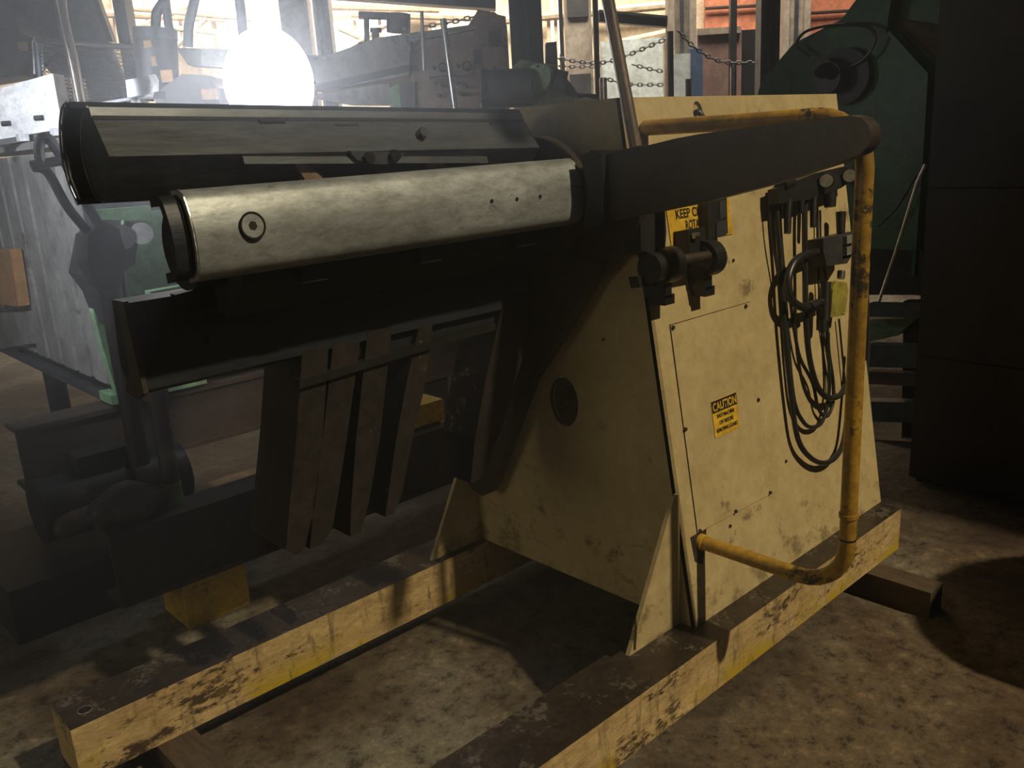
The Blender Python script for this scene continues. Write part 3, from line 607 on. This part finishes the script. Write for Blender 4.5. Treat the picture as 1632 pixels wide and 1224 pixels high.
# lever tube leaning in front of the housing
t = thing('lever_bar', 'long leaning grey tube rising behind the brown arm past the top edge', 'bar', onX((1013, 240), -.035))
tube('bar', [onX((1016, 250), -.035), onX((968, -5), -.035), onX((948, -110), -.035)], .0155, 'pipe', t, 14, False)

# ================================================================== timbers
def timber(name, x0, x1, y0, y1, z1, label):
    o = box(name, (x0, y0, 0.001), (x1, y1, z1), 'timber', bevel=.006); return tag(o, label, 'timber')
timber('timber_block', .862, .955, -.21, 1.25, .0915, 'dark oily timber poking out under the right end of the rails')
timber('timber_block', -1.17, -1.07, .60, 1.16, .0915, 'rough brown timber under the left end of the far rail')
timber('timber_block', -1.345, -1.28, .9, 1.15, .0915, 'short dark chock at the very end of the far rail')

# ================================================================== right side: cabinet, rack, added shadow coil
cab = thing('steel_cabinet', 'tall almost black steel cabinet filling the right edge', 'cabinet', (2.4, -.6, 0))
for i, (z0, z1) in enumerate([(.02, .57), (.575, 1.27), (1.275, 2.0), (2.005, 3.3)]):
    box('panel', (1.95, -3.2, z0), (2.9, .325, z1), 'cabinet', cab, bevel=.004)
box('plinth', (1.97, -3.15, 0), (2.88, .30, .02), 'black', cab)
co = thing('shadow_coil', 'unseen coil added out of frame to cast the floor shadow at right', 'coil', (1.20, -1.2, 0))  # unseen coil, added for the curved shadow on the floor
cbm = bmesh.new()
for r0_, r1_ in ((.46, .22),):
    n = 48; rings = []
    for y, r in ((-.93, r0_), (-1.45, r0_), (-1.45, r1_), (-.93, r1_)):
        rings.append([cbm.verts.new((1.20+math.cos(a)*r, y+.02, .47+math.sin(a)*r)) for a in [2*math.pi*i/n for i in range(n)]])
    for k in range(4):
        a, b = rings[k], rings[(k+1) % 4]
        for i in range(n): cbm.faces.new((a[i], a[(i+1) % n], b[(i+1) % n], b[i]))
obj('wound_strip', cbm, 'coil', co, True)
for x in (.98, 1.35): box('cradle_timber', (x, -1.48, .0), (x+.08, -.88, .09), 'timber', co)

# unseen deck added above the frame to keep lamp light off the left machines
wk = thing('added_shade_deck', 'unseen plate deck added overhead to shade the left machines', 'walkway', (-1.4, 1.2, 0))
for k in range(8): box('deck_plate', (-3.3+k*.45, -1.0, 3.2), (-2.86+k*.45, 4.4, 3.22), 'dgrey', wk)
for x in (-3.2, .15): 
    box('stringer', (x, -1.0, 3.02), (x+.08, 4.4, 3.2), 'dgrey', wk)
    box('hanger', (x, 4.2, 0), (x+.08, 4.3, 3.02), 'dgrey', wk) if x < 0 else None

# dark green reel machine
gr = thing('green_reel', 'large dark green reel machine with round hub behind the housing', 'machine', onX((1350, 400), 2.4))
gx = 2.75
bodyp = ptsX([(1395, -60), (1364, 0), (1343, 30), (1265, 69), (1213, 130), (1205, 160), (1200, 420), (1465, 430), (1470, 185), (1475, 119), (1412, 53), (1420, 0), (1430, -60)], gx)
prism('side_plate', bodyp, (.05, 0, 0), 'dgreen', gr)
prism('guard_plate', ptsX([(1364, 0), (1320, 60), (1410, 56), (1474, 120), (1466, 300), (1455, 470), (1560, 480), (1560, -60), (1400, -60)], gx+.12), (.04, 0, 0), 'dgreen', gr)
prism('flange_edge', ptsX([(1412, 53), (1417, 49), (1479, 117), (1471, 250), (1457, 440), (1452, 440), (1466, 250), (1473, 120)], gx-.02), (.06, 0, 0), 'dgreen', gr)
prism('bare_patch', ptsX([(1419, 28), (1496, 40), (1496, 100), (1430, 45)], gx+.1), (.02, 0, 0), 'timber', gr)
q = onX((1352, 122), gx); rod('hub', q, q+Vector((-.06, 0, 0)), .095*1.45, 'black', gr, n=36, bevel=.01)
q2 = onX((1335, 125), gx-.05)
for dx, dy, r in ((0, 0, .075), (.02, .05, .05), (-.03, .03, .04)):
    rod('clutch_drum', q2+Vector((.02, dx, dy)), q2+Vector((-.12, dx, dy)), r, 'dgrey', gr, n=20, bevel=.006)
q3 = onX((1308, 122), gx-.12); rod('shaft_nut', q3, q3+Vector((-.03, 0, 0)), .018, 'chrome', gr, n=14)
tube('cable', ptsX([(1290, 90), (1270, 72), (1285, 50), (1330, 40), (1380, 42), (1395, 62), (1375, 95), (1330, 115)], gx-.08), .008, 'rubber', gr, 6)
prism('lower_frame', ptsX([(1370, 395), (1470, 400), (1470, 470), (1370, 470)], gx), (.3, 0, 0), 'black', gr)
tube('brace_rod', ptsX([(1475, 262), (1462, 290), (1428, 400), (1400, 483)], gx-.2), .008, 'silver', gr, 6, False)
tube('drain_hose', ptsX([(1460, 280), (1430, 330), (1400, 360)], gx-.1), .006, 'rubber', gr, 6)
# rack of beams
rk = thing('beam_rack', 'low rack of blue grey steel beams between the housing and the dark cabinet', 'rack', onX((1420, 700), 2.2))
for (y0, y1, m_) in [(485, 505, 'bluesteel'), (550, 585, 'bluesteel'), (640, 672, 'bluesteel')]:
    prism('beam', ptsX([(1380, y0), (1470, y0+2), (1470, y1+2), (1380, y1)], 2.3), (.08, 0, 0), m_, rk, bevel=.004)
prism('green_channel', ptsX([(1385, 510), (1460, 508), (1430, 535), (1385, 545)], 2.42), (.05, 0, 0), 'green', rk)
for (y0, y1) in [(592, 612), (700, 718), (735, 748)]:
    prism('timber', ptsX([(1385, y0), (1460, y0+4), (1460, y1+4), (1385, y1)], 2.36), (.06, 0, 0), 'timber', rk)
prism('upright', ptsX([(1440, 480), (1462, 480), (1455, 760), (1436, 760)], 2.45), (.06, 0, 0), 'black', rk)

# ================================================================== left: leveller machine on beams
lev = thing('levelling_machine', 'light green and grey machine standing low behind the mandrel on brown beams', 'machine', (-.4, 2.8, 0))
YB = 2.6
# big body
bodyb = bmesh.new(); bx(bodyb, (-.575, YB+.02, .62), (.9, 3.5, 1.60)); bx(bodyb, (-.575, 3.5, .62), (-.3, 4.5, 1.60)); body = obj('body', bodyb, 'dgrey', lev)
for k in range(8):   # upright ribs on the end face
    y = YB+.04+k*.21
    box('end_panel', (-.60, y, .66), (-.575, y+.165, 1.62), 'grey', lev, bevel=.004)
box('top_flange', (-.64, YB-.02, 1.64), (-.3, 4.5, 1.67), 'grey', lev, bevel=.004)
box('foot_channel', (-.62, YB-.02, .585), (-.2, YB+.12, .625), 'green', lev, bevel=.003)
box('foot_channel', (-.62, YB+.12, .585), (-.55, 4.5, .61), 'dgrey', lev, bevel=.003)
# green front panels (aisle side)
prism('front_panel', ptsY([(200, 345), (292, 330), (292, 455), (345, 445), (345, 462), (240, 478), (205, 490), (195, 420)], 2.25), (0, .04, 0), 'green', lev, bevel=.003, seg=1)
prism('front_ledge', ptsY([(240, 465), (390, 438), (390, 448), (242, 478)], 2.1), (0, .06, 0), 'green', lev, bevel=.003, seg=1)
prism('front_flange', ptsY([(150, 335), (240, 328), (242, 352), (152, 350)], 2.2), (0, .05, 0), 'green', lev, bevel=.003, seg=1)
rod('turned_knob', onY((226, 372), 2.2), onY((226, 372), 2.1), .04, 'grey', lev, n=18, bevel=.006)
rod('turned_knob', onY((195, 378), 2.2), onY((195, 378), 2.12), .045, 'dgrey', lev, n=18, bevel=.006)
prism('bellows', ptsY([(150, 375), (185, 372), (220, 385), (215, 420), (190, 440), (200, 520), (180, 520), (160, 470), (138, 440)], 2.15), (0, .2, 0), 'black', lev, bevel=.01)
prism('green_post', ptsY([(144, 455), (166, 455), (172, 480), (178, 540), (196, 625), (188, 630), (166, 560), (150, 500)], 2.3), (0, .05, 0), 'green', lev, bevel=.002, seg=1)
prism('green_post', ptsY([(176, 515), (192, 512), (212, 618), (200, 620)], 2.2), (0, .05, 0), 'greengrey', lev, bevel=.002, seg=1)
prism('orange_cover', [onX(p, -.66) for p in [(-20, 398), (16, 398), (30, 488), (-20, 484)]], (.05, 0, 0), 'orange', lev, bevel=.004)
prism('rear_foot', [onX(p, -.62) for p in [(-20, 500), (45, 496), (50, 548), (-20, 560)]], (.05, 0, 0), 'grey', lev, bevel=.004)
# clamp arm with forked bars
ca = thing('forked_clamp', 'dark forked clamp arm with curled top in front of the ribbed grey machine end', 'clamp', onY((180, 480), 2.0))
tube('curled_hook', [onY(p, 2.0) for p in [(66, 262), (62, 240), (66, 222), (78, 222), (92, 240), (110, 270), (130, 310), (152, 348), (170, 380)]], .017, 'black', ca, 8)
tube('fork_bar', [onY(p, 2.02) for p in [(52, 266), (66, 268), (80, 280), (108, 330), (148, 378), (165, 395)]], .016, 'black', ca, 8)
rod('pivot_pin', onY((50, 264), 2.0), onY((98, 256), 2.0), .016, 'black', ca, n=14)
prism('clamp_head', ptsY([(140, 375), (165, 352), (190, 365), (200, 400), (196, 440), (185, 470), (160, 460), (140, 420)], 1.98), (0, .12, 0), 'black', ca, bevel=.012)
rod('support_column', onY((172, 455), 2.04), Vector((onY((172, 455), 2.04).x, 2.04, .48)), .035, 'black', ca, n=16)
# long base beams
def ibeam(name, x0, x1, y, z0, z1, m, label, w=.14):
    t = thing(name, label, 'beam', ((x0+x1)/2, y+w/2, z0))
    box('flange', (x0, y, z1-.02), (x1, y+w, z1), m, t, bevel=.002); box('flange', (x0, y, z0), (x1, y+w, z0+.02), m, t, bevel=.002)
    box('web', (x0+.002, y+.012, z0+.02), (x1-.002, y+.03, z1-.02), m, t); return t
ibeam('base_beam', -1.0, 1.6, 1.6, .162, .42, 'rust', 'brown steel base beam resting on the yellow block behind the far rail')
ibeam('base_beam', -.99, 1.6, 2.6, .30, .57, 'rust', 'farther brown beam carrying the green machine', .16)
for i, (x, y, h, lab) in enumerate([(-.60, 2.62, .30, 'dark block under the left end of the farther beam'), (1.0, 2.62, .30, 'dark block under the right end of the farther beam'), (1.2, 1.62, .162, 'dark block under the right end of the nearer beam')]):
    tag(box('packing_block', (x, y, .001), (x+.2, y+.13, h-.001), 'black', bevel=.005), lab, 'block')
tag(box('packing_block', (-.805, 1.60, .001), (-.575, 1.80, .160), 'yblock', bevel=.004), 'bright yellow painted block holding up the nearer brown beam', 'block')
tag(box('packing_block', (.05, 1.66, .43), (.42, 1.82, .52), 'yblock', bevel=.004), 'yellow block lying on the nearer brown beam behind the hanging fingers', 'block')
# jack post and dark castings standing on the beam
jp = thing('jack_post', 'round post with flaking green foot standing on the brown beam', 'post', (onY((275, 782), 1.70).x, 1.70, .42))
q = onY((275, 782), 1.70); qt = onY((262, 618), 1.70)
rod('tube', (q.x, 1.70, .425), (q.x, 1.70, qt.z), .030, 'dgrey', jp); rod('green_foot', (q.x, 1.70, .421), (q.x, 1.70, .50), .0325, 'green', jp); rod('collar', (q.x, 1.70, qt.z-.03), (q.x, 1.70, qt.z), .040, 'dgrey', jp)
def lump(p, r, m, label, nm='gear_casting'):
    bm = bmesh.new(); bmesh.ops.create_icosphere(bm, subdivisions=3, radius=1)
    for v in bm.verts:
        k = 1+.10*math.sin(v.co.x*5+r*90)+.08*math.sin(v.co.y*7+r*50); v.co = Vector((v.co.x*r*1.5*k, v.co.y*r*k, max(v.co.z, -.6)*r*.8*k))
        v.co += Vector(p)
    bmesh.ops.bevel
    return tag(obj(nm, bm, m, smooth=True), label, 'casting')
lump((-.90, 1.68, .475), .085, 'dgrey', 'dark rounded casting beside the green footed post')
lump((-1.0, 1.85, .40), .06, 'rust', 'small rusty casting at the end of the brown beam')
tag(rod('support_leg', (-.33, 4.5, 0), (-.33, 4.5, .62), .06, 'black'), 'dark round leg under the grey machine end', 'leg')
# floor-level clutter : dark drive unit, far left
dv = thing('drive_unit', 'dark low drive unit on the floor at the left edge', 'machine', (-1.0, 2.75, 0))
box('bed', (-1.25, 1.95, .0), (-.35, 2.52, .20), 'black', dv, bevel=.01)
rod('motor', (-1.05, 2.25, .34), (-.5, 2.25, .34), .12, 'black', dv, n=24, bevel=.015)
rod('flange_disc', (-.72, 2.25, .34), (-.69, 2.25, .34), .165, 'black', dv, n=28)
box('terminal_box', (-.9, 2.18, .44), (-.72, 2.3, .52), 'black', dv, bevel=.008)
cb_ = onY((700, 700), 1.8)
tube_o = tube('bent_conduit', [onY(p, 1.9) for p in [(676, 640), (680, 665), (692, 695), (712, 718), (735, 730)]], .014, 'greengrey')
tag(tube_o, 'curved pale conduit seen between the hanging fingers', 'conduit')

# ================================================================== background machines
hs = thing('headstock', 'pinkish grey machine headstock with bolted side behind the mandrel', 'machine', onD((730, 150), 4.6)*1)
D1 = 4.6
prism('casting', [onD(p, D1) for p in [(655, 85), (672, 60), (745, 42), (762, 15), (790, 20), (808, 40), (812, 110), (812, 179), (655, 179)]], B_F*.5, 'pink', hs, bevel=.008)
prism('slide_table', [onD(p, D1-.05) for p in [(500, 96), (600, 60), (760, 38), (760, 46), (655, 66), (652, 120), (505, 145)]], B_F*.6, 'grey', hs, bevel=.006)
prism('side_step', [onD(p, D1-.06) for p in [(755, 48), (780, 20), (806, 26), (810, 110), (775, 112), (755, 75)]], B_F*.1, 'pink', hs, bevel=.005)
prism('cavity', [onD(p, D1-.07) for p in [(778, 50), (796, 48), (797, 74), (779, 75)]], B_F*.02, 'black', hs)
prism('cavity', [onD(p, D1-.07) for p in [(754, 80), (767, 78), (767, 100), (757, 102)]], B_F*.02, 'black', hs)
prism('dark_slot', [onD(p, D1-.07) for p in [(505, 134), (655, 102), (655, 112), (505, 146)]], B_F*.02, 'black', hs)
for k, p in enumerate([(692, 108), (730, 105), (745, 110), (695, 133), (706, 137), (728, 133), (740, 138), (770, 62), (770, 74), (806, 64), (806, 76), (700, 152), (735, 150), (788, 110)]):
    q = onD(p, D1-.02); rod('bolt', q, q-B_F*.05, .010, 'dgrey', hs, n=8)
for p in [(706, 108), (744, 106)]:
    q = onD(p, D1); bm = tube_bm([q-B_F*.02+(B_R*math.cos(a)+Vector((0, 0, 1))*math.sin(a))*.02 for a in [2*math.pi*i/16 for i in range(18)]], .004, 5, False); obj('port_ring', bm, 'dgrey', hs)
tube('oil_line', [onD(p, D1-.08) for p in [(684, 124), (720, 122), (755, 122), (757, 95)]], .005, 'dgrey', hs, 6, False)
rod('feed_motor', onD((635, 22), D1+.1), onD((635, 52), D1+.1), .06, 'dgrey', hs, n=20, bevel=.006)
prism('cross_beam', [onD(p, D1-.0) for p in [(400, 85), (510, 88), (655, 80), (655, 100), (510, 130), (410, 118)]], B_F*.3, 'dgrey', hs)
prism('grey_apron', [onD(p, D1-.02) for p in [(505, 150), (620, 132), (622, 168), (560, 168), (505, 158)]], B_F*.05, 'grey', hs)
prism('green_side', [onD(p, D1-.04) for p in [(621, 140), (636, 132), (640, 178), (622, 178)]], B_F*.06, 'green', hs)
prism('black_bay', [onD(p, D1-.03) for p in [(637, 132), (662, 130), (662, 178), (640, 178)]], B_F*.02, 'black', hs)
for (a, b, r, lab) in [((706, 30), (726, 180), .014, 'bright leaning steel rod in front of the pinkish grey headstock'), ((672, 18), (676, 112), .008, 'thin vertical rod left of the leaning bright rod')]:
    t = rod('steel_rod', onD(b, 4.2), onD(a, 4.2), r, 'silver', n=12); tag(t, lab, 'rod')
c_0 = Vector((CAM.x, CAM.y, 0))
# table under the background machines
tb = thing('machine_bed', 'long dark grey bed carrying the background machines above the mandrel', 'machine', onD((500, 178), 4.4))
prism('top', [onD(p, 4.4) for p in [(130, 181), (520, 178), (830, 176), (1000, 162), (1000, 176), (520, 196), (130, 198)]], B_F*1.3, 'dgrey', tb)
for px in (640, 840):
    a_ = onD((px, 185), 5.2); bbox_('pedestal', 5.0, 5.5, (a_-c_0).dot(B_R)-.15, (a_-c_0).dot(B_R)+.15, 0, a_.z-.02, 'black', tb)
# T-handles
for (x, y, lab) in [(598, 45, 'left dark clamp stand with crossed bars behind the grey slide'), (585, 24, 'right dark clamp stand behind the grey slide')]:
    t = thing('clamp_stand', lab, 'clamp', onD((x, 90), 5.4))
    if x == 598:
        rod('stem', onD((600, 92), 5.4), onD((598, 45), 5.4), .022, 'black', t); rod('cross_bar', onD((590, 48), 5.4), onD((608, 48), 5.4), .014, 'black', t)
    else:
        rod('stem', onD((585, 82), 5.4), onD((584, 22), 5.4), .016, 'black', t); rod('cross_bar', onD((572, 24), 5.4), onD((626, 26), 5.4), .022, 'black', t); rod('foot', onD((572, 72), 5.4), onD((602, 70), 5.4), .016, 'black', t)
# green gearbox
gb = thing('gearbox', 'light green gearbox with round bolted cover and dark motor', 'gearbox', onD((850, 168), 4.2))
D2 = 4.2
prism('casting', [onD(p, D2) for p in [(818, 168), (818, 105), (830, 95), (860, 100), (888, 103), (890, 115), (921, 156), (921, 165)]], B_F*.3, 'greengrey', gb, bevel=.006)
rod('dark_motor', onD((776, 142), D2-.02), onD((850, 138), D2-.05), .082, 'dgrey', gb, n=28, bevel=.008)
rod('motor_cap', onD((768, 142), D2-.02), onD((778, 142), D2-.02), .09, 'black', gb, n=28, bevel=.008)
q = onD((864, 124), D2-.04); rod('bolted_cover', q, q-B_F*.05+B_R*-.02, .058, 'green', gb, n=28, bevel=.004)
for k in range(8):
    a = k*math.pi/4; q2 = q-B_F*.052+(B_R*math.cos(a)+Vector((0, 0, 1))*math.sin(a))*.045-B_R*.02; rod('cover_bolt', q2, q2-B_F*.01, .006, 'dgrey', gb, n=6)
rod('side_drum', onD((884, 128), D2-.06), onD((902, 132), D2-.06), .05, 'dgrey', gb, n=22, bevel=.006)
prism('sloping_guard', [onD(p, D2-.08) for p in [(888, 112), (894, 112), (922, 150), (918, 155), (905, 152)]], B_F*.1, 'dgrey', gb)
for p in [(822, 108), (838, 100), (848, 112), (806, 158), (812, 165)]:
    q = onD(p, D2-.02); rod('bolt', q, q-B_F*.03, .009, 'green', gb, n=8)
prism('hopper', [onD(p, D2+.05) for p in [(870, 68), (887, 66), (889, 104), (870, 103)]], B_F*.1, 'gsteel', gb)
prism('base', [onD(p, D2-.02) for p in [(765, 165), (935, 155), (950, 158), (765, 172)]], B_F*.3, 'greengrey', gb, bevel=.004)
prism('tail_plate', [onD(p, D2) for p in [(915, 148), (950, 150), (956, 156), (925, 160)]], B_F*.2, 'black', gb)

# motor with pipes upper left
mo = thing('vertical_motor', 'dark vertical motor with orange bands and bent pipes behind the grey plate', 'motor', onD((250, 150), 3.9))
D3 = 3.9
rod('motor_body', onD((252, 150), D3), onD((248, 60), D3), .085, 'dgrey', mo, n=28, bevel=.01)
rod('motor_cap', onD((248, 62), D3), onD((247, 46), D3), .088, 'gsteel', mo, n=28, bevel=.008)
rod('base_flange', onD((254, 160), D3), onD((253, 148), D3), .14, 'dgrey', mo, n=28, bevel=.008)
for p0, p1 in [((228, 65), (242, 75)), ((240, 90), (250, 105)), ((255, 112), (276, 130))]:
    rectD('orange_label', p0, p1, D3-.1, .015, 'orange', mo)
for pts, r in [([(248, 44), (250, 20), (262, 0), (268, -30)], .020), ([(272, 60), (266, 20), (262, -30)], .018), ([(300, 75), (301, 40), (310, 0), (312, -30)], .020), ([(388, 70), (384, 20), (378, -30)], .020)]:
    tube('bent_pipe', [onD(p, D3+.02) for p in pts], r, 'gsteel', mo, 10)
prism('cover_cowl', [onD(p, D3-.12) for p in [(245, 160), (258, 140), (290, 118), (330, 120), (348, 140), (350, 172), (260, 178)]], B_F*.22, 'dgrey', mo, bevel=.02)
rectD('orange_label', (320, 142), (346, 158), D3-.15, .02, 'orange', mo)
prism('horizontal_rail', [onD(p, D3+.1) for p in [(280, 76), (360, 78), (365, 108), (300, 104)]], B_F*.1, 'grey', mo)
# glossy guard plate with notched edge
pl = thing('notched_plate', 'small pale notched plate on a rod before the mesh guard', 'plate', onD((225, 160), 3.5))
prism('plate', [onD(p, 3.5) for p in [(200, 128), (245, 118), (250, 128), (250, 145), (243, 148), (240, 155), (232, 154), (215, 158), (203, 155)]], B_F*.02, 'white', pl, bevel=.002, seg=1)
tube('rod', [onD(p, 3.48) for p in [(158, 166), (210, 157), (240, 152)]], .006, 'white', pl, 8, False)
rod('boss', onD((212, 165), 3.5), onD((222, 165), 3.5), .02, 'white', pl, n=16)
# mesh guard
mg = thing('mesh_guard', 'expanded metal mesh guard in a dark frame at upper left', 'guard', onD((150, 175), 4.0))
D4 = 4.0
cor = [(58, 66), (228, 76), (205, 172), (68, 160)]
for a, b in ((0, 1), (1, 2), (2, 3), (3, 0)): rod('frame_bar', onD(cor[a], D4), onD(cor[b], D4), .012, 'rust' if a == 0 else 'gsteel', mg, n=8)
bm = bmesh.new(); TL, TR, BR_, BL = [onD(p, D4) for p in cor]
for k in range(1, 16):
    t = k/16
    for s in (1, -1):
        pts = []
        for j in range(21):
            u = j/20; v = t+s*.02*(-1)**j; v = min(max(v, 0), 1)
            pts.append(TL.lerp(TR, u).lerp(BL.lerp(BR_, u), v))
        tube_bm(pts, .0022, 3, False, bm)
obj('wire_mesh', bm, 'dgrey', mg)['kind'] = 'stuff'
# dark chute plate
ch = thing('chute_plate', 'large dark sloping chute plate in the top left corner', 'plate', onD((90, 60), 5.0))
prism('plate', [onD(p, 5.0) for p in [(-60, -80), (140, -80), (148, 0), (172, 66), (215, 172), (130, 172), (40, 70), (12, 42), (-60, 42)]], B_F*.04, 'dgrey', ch)
prism('edge_angle', [onD(p, 4.97) for p in [(140, -80), (148, 0), (172, 66), (180, 66), (156, 0), (150, -80)]], B_F*.05, 'black', ch)
# leaning brown pole with its bright left rim put in as a silver tube
t = thing('leaning_pole', 'brown rusty pole leaning behind the left end of the mandrel', 'pole', onD((133, 190), 3.3))
tube('pole', [onD(p, 3.3) for p in [(134, 195), (118, 105), (100, 30), (93, -40)]], .019, 'pipe', t, 12)
tube('bright_rim', [onD(p, 3.25) for p in [(129, 196), (108, 90), (92, 10), (82, -40)]], .003, 'silver', t, 6)
# white lit crate
cr = thing('white_box', 'white painted box lit by the lamp at the left edge', 'box', onD((45, 220), 3.9))
prism('box_body', [onD(p, 3.9) for p in [(-30, 142), (0, 140), (84, 117), (100, 205), (0, 222), (-30, 226)]], B_F*.3, 'white', cr, bevel=.004)
for (x, y) in [(62, 188), (10, 197)]:
    q = onD((x, y), 3.895); rod('slot', q-B_R*.018, q+B_R*.018, .011, 'black', cr, n=12)
prism('lid_edge', [onD(p, 3.88) for p in [(-30, 226), (100, 208), (99, 216), (-30, 236)]], B_F*.1, 'dgrey', cr)
for (x, y) in [(36, 219), (90, 210)]:
    q = onD((x, y), 3.85); box('latch', q-Vector((.02, .02, .015)), q+Vector((.02, .02, .015)), 'white', cr, bevel=.003)
rectD('green_cabinet_side', (96, 140), (122, 205), 4.05, .2, 'green', cr)
sb = thing('switch_box', 'dark switch box with orange tab above the white box', 'box', onD((30, 120), 4.4))
prism('housing', [onD(p, 4.4) for p in [(-40, 45), (26, 42), (32, 52), (52, 60), (54, 80), (30, 120), (-40, 132)]], B_F*.2, 'dgrey', sb, bevel=.006)
rectD('orange_label', (27, 67), (43, 80), 4.38, .02, 'orange', sb)
for x in (52, 66): rod('bright_rod', onD((x, 65), 4.3), onD((x+3, 118), 4.3), .005, 'silver', sb, n=8)

# ================================================================== work lamp
LP = onD((429, 132), 3.5)
wl = thing('work_lamp', 'glaring round work lamp shining towards the mandrel', 'lamp', LP)
dirc = (CAM-LP).normalized()
bm = bmesh.new(); bmesh.ops.create_uvsphere(bm, u_segments=32, v_segments=20, radius=.165)
for v in bm.verts: v.co = LP+Vector((v.co.x, v.co.y, v.co.z*1.2))
lens = obj('lens', bm, 'bulb', wl, True)
rod('lamp_stem', LP-Vector((0, 0, .18)), LP-Vector((0, 0, .45)), .02, 'dgrey', wl)
light('work_lamp_light', 'SPOT', LP+dirc*.24, LP+dirc*2-B_R*.9+Vector((0, 0, .75)), 80, (.90, .94, 1), shadow_soft_size=.06, spot_size=math.radians(135), spot_blend=.6)
light('bench_lamp', 'SPOT', onD((-400, 60), 2.6), (-.7, 2.6, 1.45), 110, (.88, .93, 1), shadow_soft_size=.05, spot_size=math.radians(75), spot_blend=.5)
# haze volume added for the glare around the lamp
c_ = Vector((CAM.x, CAM.y, 0)); bm = bmesh.new(); bx(bm, (-3.2, .8, .05), (.6, 3.34, 3.6), Matrix(((B_R.x, B_F.x, 0, CAM.x), (B_R.y, B_F.y, 0, CAM.y), (0, 0, 1, 0), (0, 0, 0, 1))))
hm = bpy.data.materials.new('glare_air'); hm.use_nodes = True; nt = hm.node_tree; nt.nodes.remove(nt.nodes['Principled BSDF'])
vs = nt.nodes.new('ShaderNodeVolumeScatter'); vs.inputs['Color'].default_value = (.93, .95, 1, 1); vs.inputs['Density'].default_value = .065; vs.inputs['Anisotropy'].default_value = .6
nt.links.new(vs.outputs[0], nt.nodes['Material Output'].inputs['Volume'])
hz = tag(obj('glare_haze', bm, hm), 'thin haze volume added for the glare around the bright work lamp', 'haze', kind='stuff')
